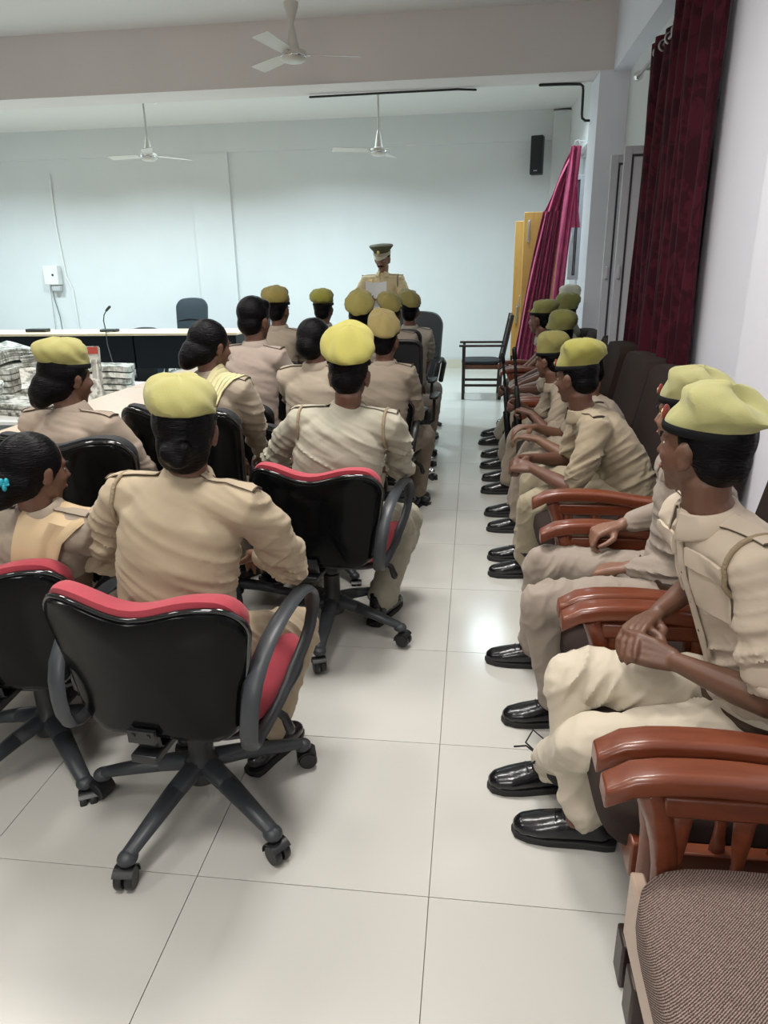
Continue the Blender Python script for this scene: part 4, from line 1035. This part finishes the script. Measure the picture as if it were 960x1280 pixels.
    if 'belt' in extras:
        m = MB(); u_ = .10; c_b = sp(u_); ud = spd(u_); ff = (F-ud*F.dot(ud)).normalized()
        m.tube([c_b+X*(.182*s*math.cos(a))+ff*(.142*s*math.sin(a)) for a in [2*PI*i/30 for i in range(30)]], [(.017*s, .004*s)]*30, 8, up=tuple(ud), closed=True); m.build('belt', BELT, t)
    # ---------------- shoes
    if shoes:
        for i, (f_, k_) in enumerate(((fl2, kl), (fr2, kr))):
            ta = toe[i] if toe else (12 if i == 0 else -12)
            an = R(yaw+ta); D = Vector((-math.sin(an), math.cos(an), 0)); Sx = Vector((math.cos(an), math.sin(an), 0)); g = Vector((f_.x, f_.y, max(0, f_.z-.085)))
            Q = lambda x, y, z: g+Sx*(x*s)+D*(y*s)+Z*(z*s)
            m = MB()
            m.tube([Q(0, -.055, .045), Q(0, 0, .05), Q(0, .07, .044), Q(0, .13, .036), Q(0, .175, .030)], [(.038*s, .037*s), (.050*s, .038*s), (.042*s, .045*s), (.033*s, .048*s), (.027*s, .038*s)], 16, up=(0, 0, 1))
            m.tube([Q(0, -.03, .05), Q(0, -.010, .125)], [(.042*s, .037*s), (.046*s, .040*s)], 14)
            shm = fuse(m, .006 if v < .007 else .009, 4); shm.transform(Matrix.Translation(-off)); sh = link('shoe', shm, SHOE, t); OFF[sh.name] = tuple(pos)
            m = MB()
            pr = [(-.040, -.06), (-.034, -.085), (0, -.095), (.034, -.085), (.040, -.06), (.040, 0), (.048, .10), (.044, .155), (.028, .192), (0, .203), (-.028, .192), (-.044, .155), (-.048, .10), (-.040, 0)]
            nn_ = len(pr); vs = [Q(a, c_, .001) for a, c_ in pr]+[Q(a, c_, .022) for a, c_ in pr]
            m.add(vs, [tuple(range(nn_))[::-1], tuple(range(nn_, 2*nn_))]+[(k, (k+1) % nn_, nn_+(k+1) % nn_, nn_+k) for k in range(nn_)])
            m.build('sole', SOLE, sh, smooth=False, bevel=.003)
            m = MB(); m.tube([Q(0, -.012, .075), Q(0, -.012, .11), g+(k_-g).normalized()*.20*s], [.042*s, .042*s, .050*s], 12); m.build('sock', SOCK, t)
            if 'laces' in extras or v < .006:
                m = MB()
                for k in range(3): m.tube([Q(-.024, .035+k*.022, .093-k*.008), Q(0, .04+k*.022, .103-k*.009), Q(.024, .035+k*.022, .093-k*.008)], .0026, 6)
                if 'laces' in extras and i == 0:
                    for q in (-1, 1): m.tube([Q(0, .03, .105), Q(q*.035, .02, .150), Q(q*.065, .05, .165), Q(q*.05, .075, .13), Q(q*.018, .04, .107)], .003, 6)
                    m.tube([Q(0, .03, .105), Q(.02, .08, .14), Q(.05, .11, .115)], .003, 6); m.tube([Q(0, .03, .105), Q(-.02, .04, .165), Q(-.01, .02, .195)], .003, 6)
                m.build('shoelace', SOCK, sh)
    # ---------------- headgear
    if cap == 'beret':
        bt = dict(pitch=18, roll=12, puff=1.28, h=.085, side=.0, back=.025, z=.052, squash=1.0); bt.update(beret or {})
        bt['puff'] *= .91
        rows = [(.97, 0, 0), (1.00, .004, 0), (1.02, .018, .1), (1.02+(bt['puff']-1)*.5, .034, .55), (bt['puff'], .054, 1), (bt['puff']*1.03, .074, 1), (bt['puff']*.97, .092, 1), (bt['puff']*.80, .110, 1), (bt['puff']*.55, .120, 1), (bt['puff']*.28, .124, 1), (.02, .125, 1)]
        n = 44; vs = []; fs = []
        tp, tr_ = math.tan(R(bt['pitch'])), math.tan(R(bt['roll']))
        for i, (rf, z, wt) in enumerate(rows):
            for k in range(n):
                a = 2*PI*k/n; cx, cy2 = math.cos(a), math.sin(a)
                x = cx*.082*rf; y = cy2*.098*rf*1.0-.008
                x += bt['side']*wt; y -= bt['back']*wt
                tight = 1-.14*wt*max(0, cy2)**2*(rf > 1.05)
                x *= tight; y *= tight if cy2 > 0 else 1
                if wt > .4: z_ = .045+(z-.045)*(1-bt.get('pt', 0)*max(0, -cy2)**2)+.012*bt.get('pt', 0)*max(0, -cy2)**2*(1-min(1, abs(z-.06)/.03))
                else: z_ = z
                zz = z_*(bt['h']/.085)+wt*(y*tp-x*tr_)*min(1, rf/1.0+.0)
                wr2 = .005*math.sin(a*5+seed+z*30)+.004*math.sin(a*9+seed*2+z*90)+.0025*math.sin(a*17+seed+z*160)
                if 2 < i < 8: x += cx*wr2; y += cy2*wr2
                zz += (.003*math.sin(a*4+seed)+.0022*math.sin(a*7+rf*9+seed*3))*wt
                if rf > .9 and i < 6: pass
                vs.append(H(x, y, bt['z']+zz))
        for i in range(len(rows)-1):
            for k in range(n): fs.append((i*n+k, i*n+(k+1) % n, (i+1)*n+(k+1) % n, (i+1)*n+k))
        fs.append(tuple(range(n))[::-1]); fs.append(tuple((len(rows)-1)*n+k for k in range(n)))
        m = MB(); m.add(vs, fs); bo = m.build('beret', beretm('%.2f_%.2f_%.2f' % capcol, capcol), t, sub=1 if v < .009 else 0)
        m = MB(); m.tube([H(.083*math.cos(a), .099*math.sin(a)-.008, bt['z']-.001) for a in [2*PI*k/36 for k in range(36)]], [(.010*s, .0035*s)]*36, 8, up=tuple(Mh @ Vector((0, 0, 1))), closed=True); m.build('beret_band', BAND, bo)
        m = MB(); m.ell(H(-.032, .082, bt['z']+.022), (.010*s, .006*s, .018*s), Mh, 12, 8); m.build('badge', REDB, bo)
        m = MB(); m.ell(H(-.032, .088, bt['z']+.020), (.007*s, .004*s, .010*s), Mh, 10, 8); m.build('badge_crest', GOLD, bo)
    ctx = dict(t=t, W=W, H=H, sp=sp, SL=SL, SR=SR, el=el, er=er, wl=wl, wr=wr_, drop=drop, F=F, X=X, Z=Z, s=s, so=so, Mh=Mh, body=body, pos=pos, SX=SX, shc=shc, kh=kh, off=off, kl=kl, kr=kr)
    return ctx

def lanyard(c, side, arm=True):
    """braided cord looped round the shoulder seam and down to the chest pocket"""
    S_ = c['SL'] if side < 0 else c['SR']; e_ = c['el'] if side < 0 else c['er']; s = c['s']; out = c['SX']*side
    ax = (e_-S_).normalized(); q = c['shc']+(S_-c['shc'])*.80
    u = (c['F']-out*c['F'].dot(out)).normalized(); w_ = out.cross(u)
    pts = []
    for i in range(25):
        a = 2*PI*i/24; d = u*math.cos(a)+w_*math.sin(a)
        pts.append(q+out*(.008)+d*.083*s)
    pts = [p if (p-q).dot(c['Z']) < -.03 else c['drop'](p, -(p-q).normalized(), .004) for p in pts[:-1]]
    m = MB(); m.tube(pts, .0062*s, 8, closed=True)
    m.build('lanyard', CORD, c['so'])
YEL = (.375, .350, .125)
A = person('woman in khaki shirt and yellow beret over a netted black bun, nearest the camera', (-.76, 1.60), -10, (-.695, 1.63, 1.108), hyaw=18, hpitch=-2, s=.90, hipz=.52, shw=1.30,
           feet=((-.90, 1.88, .085), (-.62, 1.80, .085)), hands=((-.86, 1.86, .66), (-.62, 1.88, .68)), elbows=((-1, -.35, -.6), (1, -.25, -.5)), shirt=(0.376, 0.301, 0.203), cap='beret', capcol=YEL, hair='bun', woman=True, sleeve='long', v=.0055, seed=3,
           beret=dict(pitch=12, roll=9, puff=1.24, back=.01, side=-.004, z=.040, h=.078), foldamp=.007)
lanyard(A, -1)
B_ = person('bareheaded woman with sleek black hair and a teal hair clip, at the left edge', (-1.25, 1.82), -8, (-1.155, 1.69, .985), hyaw=-22, hpitch=-6, s=.85, hipz=.44, shirt=(0.296, 0.243, 0.184), cap=None, hair='knot', woman=True, sleeve='long', v=.0055,
            seed=5, foldamp=.005, shw=1.15)
C_ = person('woman in khaki shirt and yellow beret beside the newspapers, at the side table', (-1.42, 2.38), -14, (-1.465, 2.42, 1.125), hyaw=-16, hpitch=-4, s=.90, hipz=.55, shirt=(0.314, 0.250, 0.193), capcol=(0.336, 0.312, 0.108), hair='knot', woman=True, sleeve='long', v=.0065,
            seed=8, beret=dict(pitch=2, roll=8, puff=1.22, back=.01, z=.05, h=.075), shw=1.3)
D_ = person('bareheaded woman with a low black bun and a pale yellow scarf on her shoulder', (-1.13, 2.83), -14, (-1.075, 2.86, 1.195), hyaw=-22, hpitch=-8, s=.88, hipz=.58, shirt=(0.316, 0.263, 0.197), cap=None, hair='knot', woman=True, sleeve='long', v=.0065, seed=11, shw=1.22)
E_ = person('broad man in pale khaki shirt and big bright yellow beret, mid group', (-.55, 2.63), -6, (-.465, 2.66, 1.10), hyaw=6, hpitch=-12, s=.97, hipz=.52, shirt=(0.345, 0.320, 0.249), capcol=(0.310, 0.279, 0.062), hair='short', sleeve='elbow', v=.0055, seed=14, shw=1.12,
            hands=((-.66, 2.96, .66), (-.44, 2.97, .66)), elbows=((-1, -.2, -.5), (1, -.2, -.5)), beret=dict(pitch=34, roll=5, puff=1.38, back=.01, z=.055, h=.095), feet=((-.72, 2.98, .085), (-.38, 2.80, .085)), foldamp=.007)
lanyard(E_, -1); lanyard(E_, 1)
F_ = person('bareheaded man with thick black hair in pinkish khaki shirt, left of centre', (-1.20, 3.75), -16, (-1.17, 3.80, 1.235), hyaw=-8, s=.96, hipz=.55, shirt=(0.329, 0.263, 0.220), cap=None, hair='thick', sleeve='long', v=.008, seed=17, shw=.98)
I_ = person('person with netted dark hair, partly hidden behind the big yellow beret', (-.77, 3.42), -12, (-.755, 3.42, 1.162), hyaw=-14, s=.92, hipz=.54, shirt=(0.306, 0.256, 0.192), cap=None, hair='net', woman=True, sleeve='long', v=.008, seed=19, shw=1.1)
MUS = (.36, .29, .085)
K_ = person('man in khaki shirt and mustard beret, right beside the big yellow beret', (-.515, 4.02), -6, (-.495, 4.06, 1.10), hyaw=-7, s=.97, hipz=.52, shirt=(0.222, 0.180, 0.134), capcol=(0.209, 0.160, 0.055), hair='short', sleeve='elbow', v=.008, seed=23, shw=.86, beret=dict(pitch=28, roll=22, puff=1.24, back=.015, z=.055, h=.075))
J_ = person('man in olive beret seen above the right side of the big yellow beret', (-.76, 4.62), -8, (-.725, 4.65, 1.205), hyaw=6, s=.96, hipz=.54, shirt=(0.243, 0.197, 0.158), capcol=(0.197, 0.168, 0.041), hair='short', v=.010, seed=25, shw=.9, beret=dict(pitch=30, roll=8, puff=1.26, z=.05, h=.075))
L_ = person('man in olive-brown beret before the officer, left of the half-hidden one', (-.52, 5.28), -6, (-.60, 5.30, 1.185), hyaw=0, s=.93, hipz=.52, shirt=(0.243, 0.197, 0.158), capcol=(0.203, 0.168, 0.046), hair='short', v=.010, seed=27, shw=.9, beret=dict(pitch=26, roll=18, puff=1.22, z=.05, h=.075))
M_ = person('half-hidden man in olive beret farthest up the aisle side, on the mesh chair', (-.53, 5.92), -4, (-.515, 5.92, 1.165), hyaw=0, s=.97, hipz=.52, shirt=(0.282, 0.254, 0.211), capcol=(0.205, 0.180, 0.056), hair='short', v=.010, seed=29, shw=.9, beret=dict(pitch=20, roll=20, puff=1.24, z=.05))
G_ = person('man in mustard beret at the back left, above the bareheaded man', (-1.42, 5.12), -14, (-1.40, 5.14, 1.225), hyaw=-2, s=.97, hipz=.58, shirt=(0.294, 0.243, 0.185), capcol=(0.220, 0.174, 0.046), hair='short', v=.010, seed=31, shw=.9, beret=dict(pitch=14, roll=12, puff=1.26, z=.05))
H_ = person('man in green-yellow beret at the back, left of the officer', (-1.24, 5.80), -12, (-1.21, 5.82, 1.19), hyaw=4, s=.97, hipz=.54, shirt=(0.296, 0.282, 0.254), capcol=(0.266, 0.252, 0.042), hair='short', v=.010, seed=33, shw=.9, beret=dict(pitch=12, roll=4, puff=1.26, z=.05))

# ---- right row, facing the aisle, heads turned to the officer
rowcol = (.66, .55, .42)
R1_ = person('nearest man of the right row, hands clasped, bright yellow beret, ankles crossed', (.69, 1.47), 90, (.482, 1.50, 1.115), hyaw=-50, hpitch=2, s=.95, hipz=.50, shirt=(0.488, 0.405, 0.313), trous=(0.534, 0.470, 0.368), skin=(0.123, 0.056, 0.033), hair='short', sleeve='short', v=.0042, sv=.006, seed=41, shoulders=10,
             capcol=(0.386, 0.370, 0.155), hands=((.475, 1.475, .620), (.470, 1.640, .655)), elbows=((-.7, -.5, -.6), (.6, -.6, -.6)), feet=((.265, 1.775, .085), (.33, 1.57, .085)), knees=((-1.0, .5), (.35, .5)), toe=(8, -4),
             hand_d=(((-.84, .50, .05), (-.30, -.70, .60), 1), ((-.66, -.66, -.10), (-.25, .25, .93), -1)), curlsL=(.55, .6, .65, .7), curlsR=(.30, .36, .42, .5), beret=dict(pitch=7, roll=4, puff=1.18, back=.036, z=.046, h=.070, pt=.55), extras=('belt', 'laces'), foldamp=.006)
lanyard(R1_, -1)
R2_ = person('second man of the right row, in long sleeves with hands on his lap', (.66, 2.14), 90, (.61, 2.05, 1.075), hyaw=-48, s=.95, hipz=.50, shirt=(0.286, 0.236, 0.193), trous=(0.286, 0.236, 0.186), skin=(0.213, 0.107, 0.070), hair='short', sleeve='long', v=.0048, sv=.0065, seed=43,
             capcol=(0.336, 0.319, 0.139), hands=((.50, 2.12, .575), (.52, 2.34, .64)), elbows=((-.25, -.9, -.5), (.6, -.6, -.6)), shw=1.08, feet=((.32, 2.10, .085), (.27, 2.47, .085)), knees=((-.05, .6), (.1, .6)), toe=(4, -4), beret=dict(pitch=4, roll=4, puff=1.14, back=.022, z=.05, h=.068, pt=.5), curl=.9, extras=('belt',))
R3_ = person('third man of the right row, leaning forward with clasped hands, rolled sleeves', (.73, 3.20), 90, (.455, 3.20, 1.018), hyaw=-42, hpitch=-6, s=.97, hipz=.50, shirt=(0.316, 0.256, 0.173), trous=(0.338, 0.286, 0.196), skin=(0.123, 0.057, 0.037), hair='short', sleeve='short', v=.0055, seed=47,
             capcol=(0.277, 0.257, 0.059), hands=((.285, 3.19, .605), (.285, 3.34, .615)), elbows=((-.6, -.3, -.8), (.6, -.3, -.8)), feet=((.30, 3.33, .085), (.30, 3.53, .085)), knees=((-.45, .6), (.1, .6)), toe=(2, -2),
             hand_d=(((-.8, .5, 0), (-.3, -.5, .8), 1), ((-.8, -.5, 0), (-.2, .6, .75), -1)), curl=.8, beret=dict(pitch=0, roll=6, puff=1.22, back=.03, z=.05, h=.085))
X_ = person('man leaning forward, hidden behind the third man except for his forearms', (.74, 3.88), 90, (.60, 3.92, .945), hyaw=-20, hpitch=-20, s=.96, hipz=.50, shirt=(0.292, 0.237, 0.180), hair='short', sleeve='short', v=.007, seed=49, capcol=(0.294, 0.266, 0.063), hands=((.36, 3.82, .60), (.37, 4.08, .61)),
            elbows=((-.6, -.3, -.8), (.6, -.3, -.8)), feet=((.30, 3.98, .085), (.29, 4.26, .085)), toe=(0, 0), skin=(0.164, 0.082, 0.049))
R4_ = person('man in olive beret leaning forward, the nearer rifle upright in his hand', (.73, 4.58), 90, (.485, 4.60, .925), hyaw=-38, hpitch=-4, s=.95, hipz=.50, shirt=(0.308, 0.249, 0.183), hair='short', sleeve='short', v=.0065, seed=51, capcol=(0.264, 0.238, 0.073), hands=((.38, 4.50, .61), (.33, 4.66, .63)),
             elbows=((-.6, -.3, -.8), (.6, -.3, -.8)), feet=((.27, 4.74, .085), (.28, 5.05, .085)), toe=(0, 0), skin=(0.139, 0.066, 0.045), hand_d=(None, ((-.9, -.3, .1), (-.1, .9, .3), -1)), curl=1.0, beret=dict(pitch=0, roll=4, puff=1.26, back=.02, z=.05, h=.10))
R5_ = person('man in dark olive beret holding the farther rifle', (.76, 5.22), 90, (.60, 5.20, 1.02), hyaw=-42, s=.96, hipz=.50, shirt=(0.282, 0.240, 0.183), hair='short', sleeve='short', v=.009, seed=53, capcol=(0.195, 0.188, 0.056), hands=((.40, 5.1, .62), (.29, 5.30, .62)),
             elbows=((-.6, -.3, -.8), (.6, -.3, -.8)), feet=((.27, 5.40, .085), (.28, 5.75, .085)), toe=(0, 0), hand_d=(None, ((-.9, -.3, .1), (-.1, .9, .3), -1)), curl=1.0, skin=(0.107, 0.053, 0.037), beret=dict(pitch=0, roll=4, puff=1.24, back=.02, z=.05, h=.10))
R6_ = person('man in flat olive beret sitting directly before the magenta curtain', (.74, 5.86), 90, (.525, 5.84, 1.10), hyaw=-30, s=.95, hipz=.50, shirt=(0.338, 0.304, 0.246), hair='short', sleeve='short', v=.009, seed=55, capcol=(0.231, 0.231, 0.077), feet=((.26, 6.2, .085), (.27, 6.5, .085)), toe=(0, 0), skin=(0.139, 0.066, 0.045),
             beret=dict(pitch=-4, roll=2, puff=1.24, back=.03, z=.05, h=.075))
R7_ = person('man in olive beret half hidden behind the dark olive one', (.82, 6.36), 90, (.765, 6.34, 1.10), hyaw=-36, s=.95, hipz=.50, shirt=(0.324, 0.296, 0.240), hair='short', v=.010, seed=57, capcol=(0.196, 0.196, 0.063), skin=(0.115, 0.057, 0.041), beret=dict(pitch=-4, roll=2, puff=1.24, back=.02, z=.05, h=.10))
R8_ = person('farthest man of the right row, only his pale cream cap visible', (.84, 6.92), 90, (.86, 6.92, 1.17), hyaw=-30, s=.95, hipz=.50, shirt=(0.324, 0.296, 0.240), hair='short', v=.010, seed=59, capcol=(0.558, 0.540, 0.450), skin=(0.164, 0.082, 0.057), beret=dict(pitch=-4, roll=6, puff=1.18, back=.01, z=.05, h=.09))
wooden_seat('wooden_armchair', 'wooden armchair at the far end of the right row, beside the pillar', 'chair', 6.93, .56, 1, BROWND, 'wooden armchairs in the right row')

# ---- the standing officer
N_ = person('standing officer in peaked cap reading from a white paper, before the far wall', (-.965, 7.62), 176, (-.94, 7.57, 1.60), hyaw=-6, hpitch=-16, s=1.0, hipz=.93, stand=True, shirt=(0.66, 0.53, 0.32), hair='short', sleeve='elbow', v=.0065, seed=61, cap=None, skin=(0.246, 0.123, 0.078),
            hands=((-.86, 7.34, 1.19), (-1.09, 7.34, 1.19)), elbows=((-.7, -.5, -.8), (.7, -.5, -.8)), hand_d=(((-.3, -.8, .3), (.5, -.3, .5)), ((.3, -.8, .3), (-.5, -.3, .5))), curl=.8, extras=('belt',), shw=1.08)
c = N_; Hh = c['H']; m = MB()
def capring(rx, ry, z, yo=0, tilt=0, n=36): return [Hh(rx*math.cos(2*PI*k/n), ry*math.sin(2*PI*k/n)+yo, z+tilt*math.sin(2*PI*k/n)) for k in range(n)]
def rings_mesh(m, rs):
    n = len(rs[0]); vs = [p for r in rs for p in r]
    m.add(vs, [(i*n+k, i*n+(k+1) % n, (i+1)*n+(k+1) % n, (i+1)*n+k) for i in range(len(rs)-1) for k in range(n)]+[tuple(range(n))[::-1], tuple((len(rs)-1)*n+k for k in range(n))])
rings_mesh(m, [capring(.082, .100, .050, -.005), capring(.084, .102, .085, -.005, .004), capring(.118, .132, .125, .0, .016), capring(.122, .136, .135, 0, .018), capring(.115, .128, .143, 0, .018), capring(.06, .07, .150, 0, .01), capring(.002, .002, .152, 0, 0)])
co_ = m.build('peaked_cap', mat('cap_dark_khaki', (.085, .075, .035), .8), c['t'])
m = MB(); rings_mesh(m, [capring(.0845, .1025, .048, -.005), capring(.087, .105, .050, -.005), capring(.088, .106, .078, -.005), capring(.0845, .1025, .080, -.005)]); m.build('cap_band', mat('cap_band', (.50, .44, .32), .7), co_)
m = MB()
def vis(u, v):
    a = R(205+130*u); a = R(25+130*u); r = 1+.42*v*math.sin(PI*u)**.6
    return Hh(.084*math.cos(a)*(1+.05*v), .10*math.sin(a)*r-.005, .052-.028*v*math.sin(PI*u))
m.grid(vis, 20, 5, .003); m.build('cap_visor', mat('visor', (.58, .52, .40), .5), co_)
m = MB(); m.ell(Hh(0, .118, .100), (.014, .006, .018)); m.build('badge', GOLD, co_)
m = MB(); m.tube([Hh(-.034, .082, -.050), Hh(-.018, .094, -.044), Hh(0, .097, -.042), Hh(.018, .094, -.044), Hh(.034, .082, -.050)], [.003, .007, .006, .007, .003], 8); m.build('moustache', HAIR, c['body'])
# his pockets, badges, paper
F3, X3 = c['F'], c['X']
def patch(cx, z, w_, h_, m_, name, par=None, th=.004, ctx=c):
    P0 = ctx['pos']
    def fn(u, v):
        p = P0+ctx['X']*(cx+(u-.5)*w_)+Vector((0, 0, z+(v-.5)*h_))+ctx['F']*.2
        return ctx['drop'](p, -ctx['F'], th+.001)
    b = MB(); b.grid(fn, 6, 5, th); return b.build(name, m_, par or ctx['so'])
for sd in (-1, 1):
    patch(sd*.085, 1.24, .105, .13, c['kh'], 'pocket'); patch(sd*.085, 1.30, .11, .045, c['kh'], 'pocket_flap', th=.007)
patch(.085, 1.34, .075, .018, BAND, 'name_tag', th=.009); patch(.09, 1.385, .04, .05, GOLD, 'badge', th=.008); patch(.07, 1.285, .05, .022, BAND, 'ribbon_bar', th=.011)
patch(0, 1.22, .03, .42, c['kh'], 'placket', th=.005)
lanyard(c, -1)
def pp(u, v):
    return Vector((-1.085+.21*u, 7.30+.05*v+.02*math.sin(u*3), 1.14+.25*v-.012*math.sin(u*PI)))
b = MB(); b.grid(pp, 8, 8, .002); o = b.build('paper_sheet', PAPER, None); tag(o, 'white paper sheet held in both hands by the standing officer', 'paper')

# ---- scarves, clip
def scarf(c, name, m_, pts, width, seed=0, nf=4):
    """pts: list of (lateral, forward, z) world offsets from pos projected on the shirt"""
    P_ = [c['pos']+c['X']*a+c['F']*b_+Vector((0, 0, z)) for a, b_, z in pts]
    K = len(P_)
    def cen(v):
        k = v*(K-1); i = min(K-2, int(k)); return P_[i]*(1-(k-i))+P_[i+1]*(k-i)
    axis = c['sp'](.6)
    def fn(u, v):
        p = cen(v)+c['X']*((u-.5)*width*(1-.15*math.sin(v*PI)))
        ax = Vector((axis.x, axis.y, min(p.z-.02, c['shc'].z-.03)))
        d = (ax-p).normalized(); q = c['drop'](p-d*.05, d, .008)
        return q-d*(.005+.0035*math.sin(u*nf*2*PI+v*2+seed))
    b = MB(); b.grid(fn, 28, 24, .003); return b.build(name, m_, c['t'])
s1 = scarf(B_, 'scarf', mat('cream_yellow_scarf', (.50, .37, .22), .7), [(.088, .05, .88), (.088, .02, .89), (.088, -.05, .87), (.09, -.13, .78), (.09, -.15, .66), (.09, -.15, .56)], .05, 1, 2); s1['label'] = 'cream yellow folded scarf over the shoulder'
s2 = scarf(D_, 'scarf', mat('pale_yellow_scarf', (.52, .48, .26), .7), [(.11, .08, 1.0), (.11, .03, 1.06), (.11, -.03, 1.06), (.11, -.13, .96), (.11, -.15, .84), (.11, -.15, .72)], .12, 2, 5); s2['label'] = 'pale yellow folded scarf over the shoulder'
b = MB()
hb = B_['H']
for k in range(6):
    b.ell(hb(.030+.007*k, -.146+.004*k, -.020+.010*math.cos(k*2.4)), (.006, .006, .010), nu=10, nv=8)
b.tube([hb(.024, -.146, -.020), hb(.070, -.124, -.020)], .004, 6); b.build('hair_clip', TEAL, B_['t'])

# ---- rifles
def rifle(label, tip, lean):
    tip = Vector(tip); d = Vector(lean).normalized(); t = world_thing('rifle', label, 'rifle', tuple(tip-d*.98), 'rifles held upright in the right row')
    P = lambda l, a=0, c=0: tip-d*l+Vector((-a, c, 0))
    b = MB(); b.tube([P(0), P(.42)], .0095, 10); b.tube([P(0), P(.06)], .015, 10); b.build('barrel', GUN, t)
    b = MB(); b.box(P(.055, .022), (.012, .004, .03)); b.build('front_sight', GUN, t, smooth=False)
    b = MB(); b.tube([P(.24), P(.30), P(.43)], [(.014, .013), (.019, .016), (.021, .018)], 10, up=(1, 0, 0)); b.build('handguard', BLACKP, t)
    b = MB(); b.tube([P(.42, .005), P(.66, .005)], [(.026, .016)]*2, 8, up=(1, 0, 0)); b.build('receiver', GUN, t)
    b = MB(); b.tube([P(.50, -.02), P(.55, -.09), P(.58, -.12)], [(.02, .012)]*3, 8); b.build('magazine', GUN, t)
    b = MB(); b.tube([P(.64, -.02), P(.69, -.08)], [(.018, .013)]*2, 8); b.build('pistol_grip', BLACKP, t)
    b = MB(); b.tube([P(.66), P(.80, -.01), P(.95, -.025), P(.975, -.025)], [(.022, .014), (.030, .016), (.052, .018), (.052, .018)], 8, up=(1, 0, 0)); b.build('butt', BLACKP, t)
rifle('dark rifle held upright in the row, the nearer and longer-looking of two', (.262, 4.60, 1.00), (-.10, 0, 1))
rifle('dark rifle held upright in the row, the farther of two', (.215, 5.22, .90), (-.12, .0, 1))

# ---- pockets and buttons of the nearest man
c = R1_
def rpatch(lat, z, w_, h_, m_, name, th):
    def fn(u, v):
        p = c['sp'](.5)+c['SX']*(lat+(u-.5)*w_)+Vector((0, 0, z+(v-.5)*h_-c['sp'](.5).z))+c['F']*.22
        return c['drop'](p, -c['F'], th+.001)
    b = MB(); b.grid(fn, 6, 5, th); return b.build(name, m_, c['so'])
for sd in (-1, 1):
    rpatch(sd*.09, .84, .11, .12, c['kh'], 'pocket', .004); rpatch(sd*.09, .89, .115, .04, c['kh'], 'pocket_flap', .007)
rpatch(0, .80, .032, .36, c['kh'], 'placket', .004)
for z in (.70, .77, .84, .91):
    p = c['sp'](.5)+Vector((0, 0, z-c['sp'](.5).z))+c['F']*.22
    q = c['drop'](p, -c['F'], .006); b = MB(); b.ell(q, (.003, .006, .006), nu=10, nv=8); b.build('button', PIPING, c['so'])
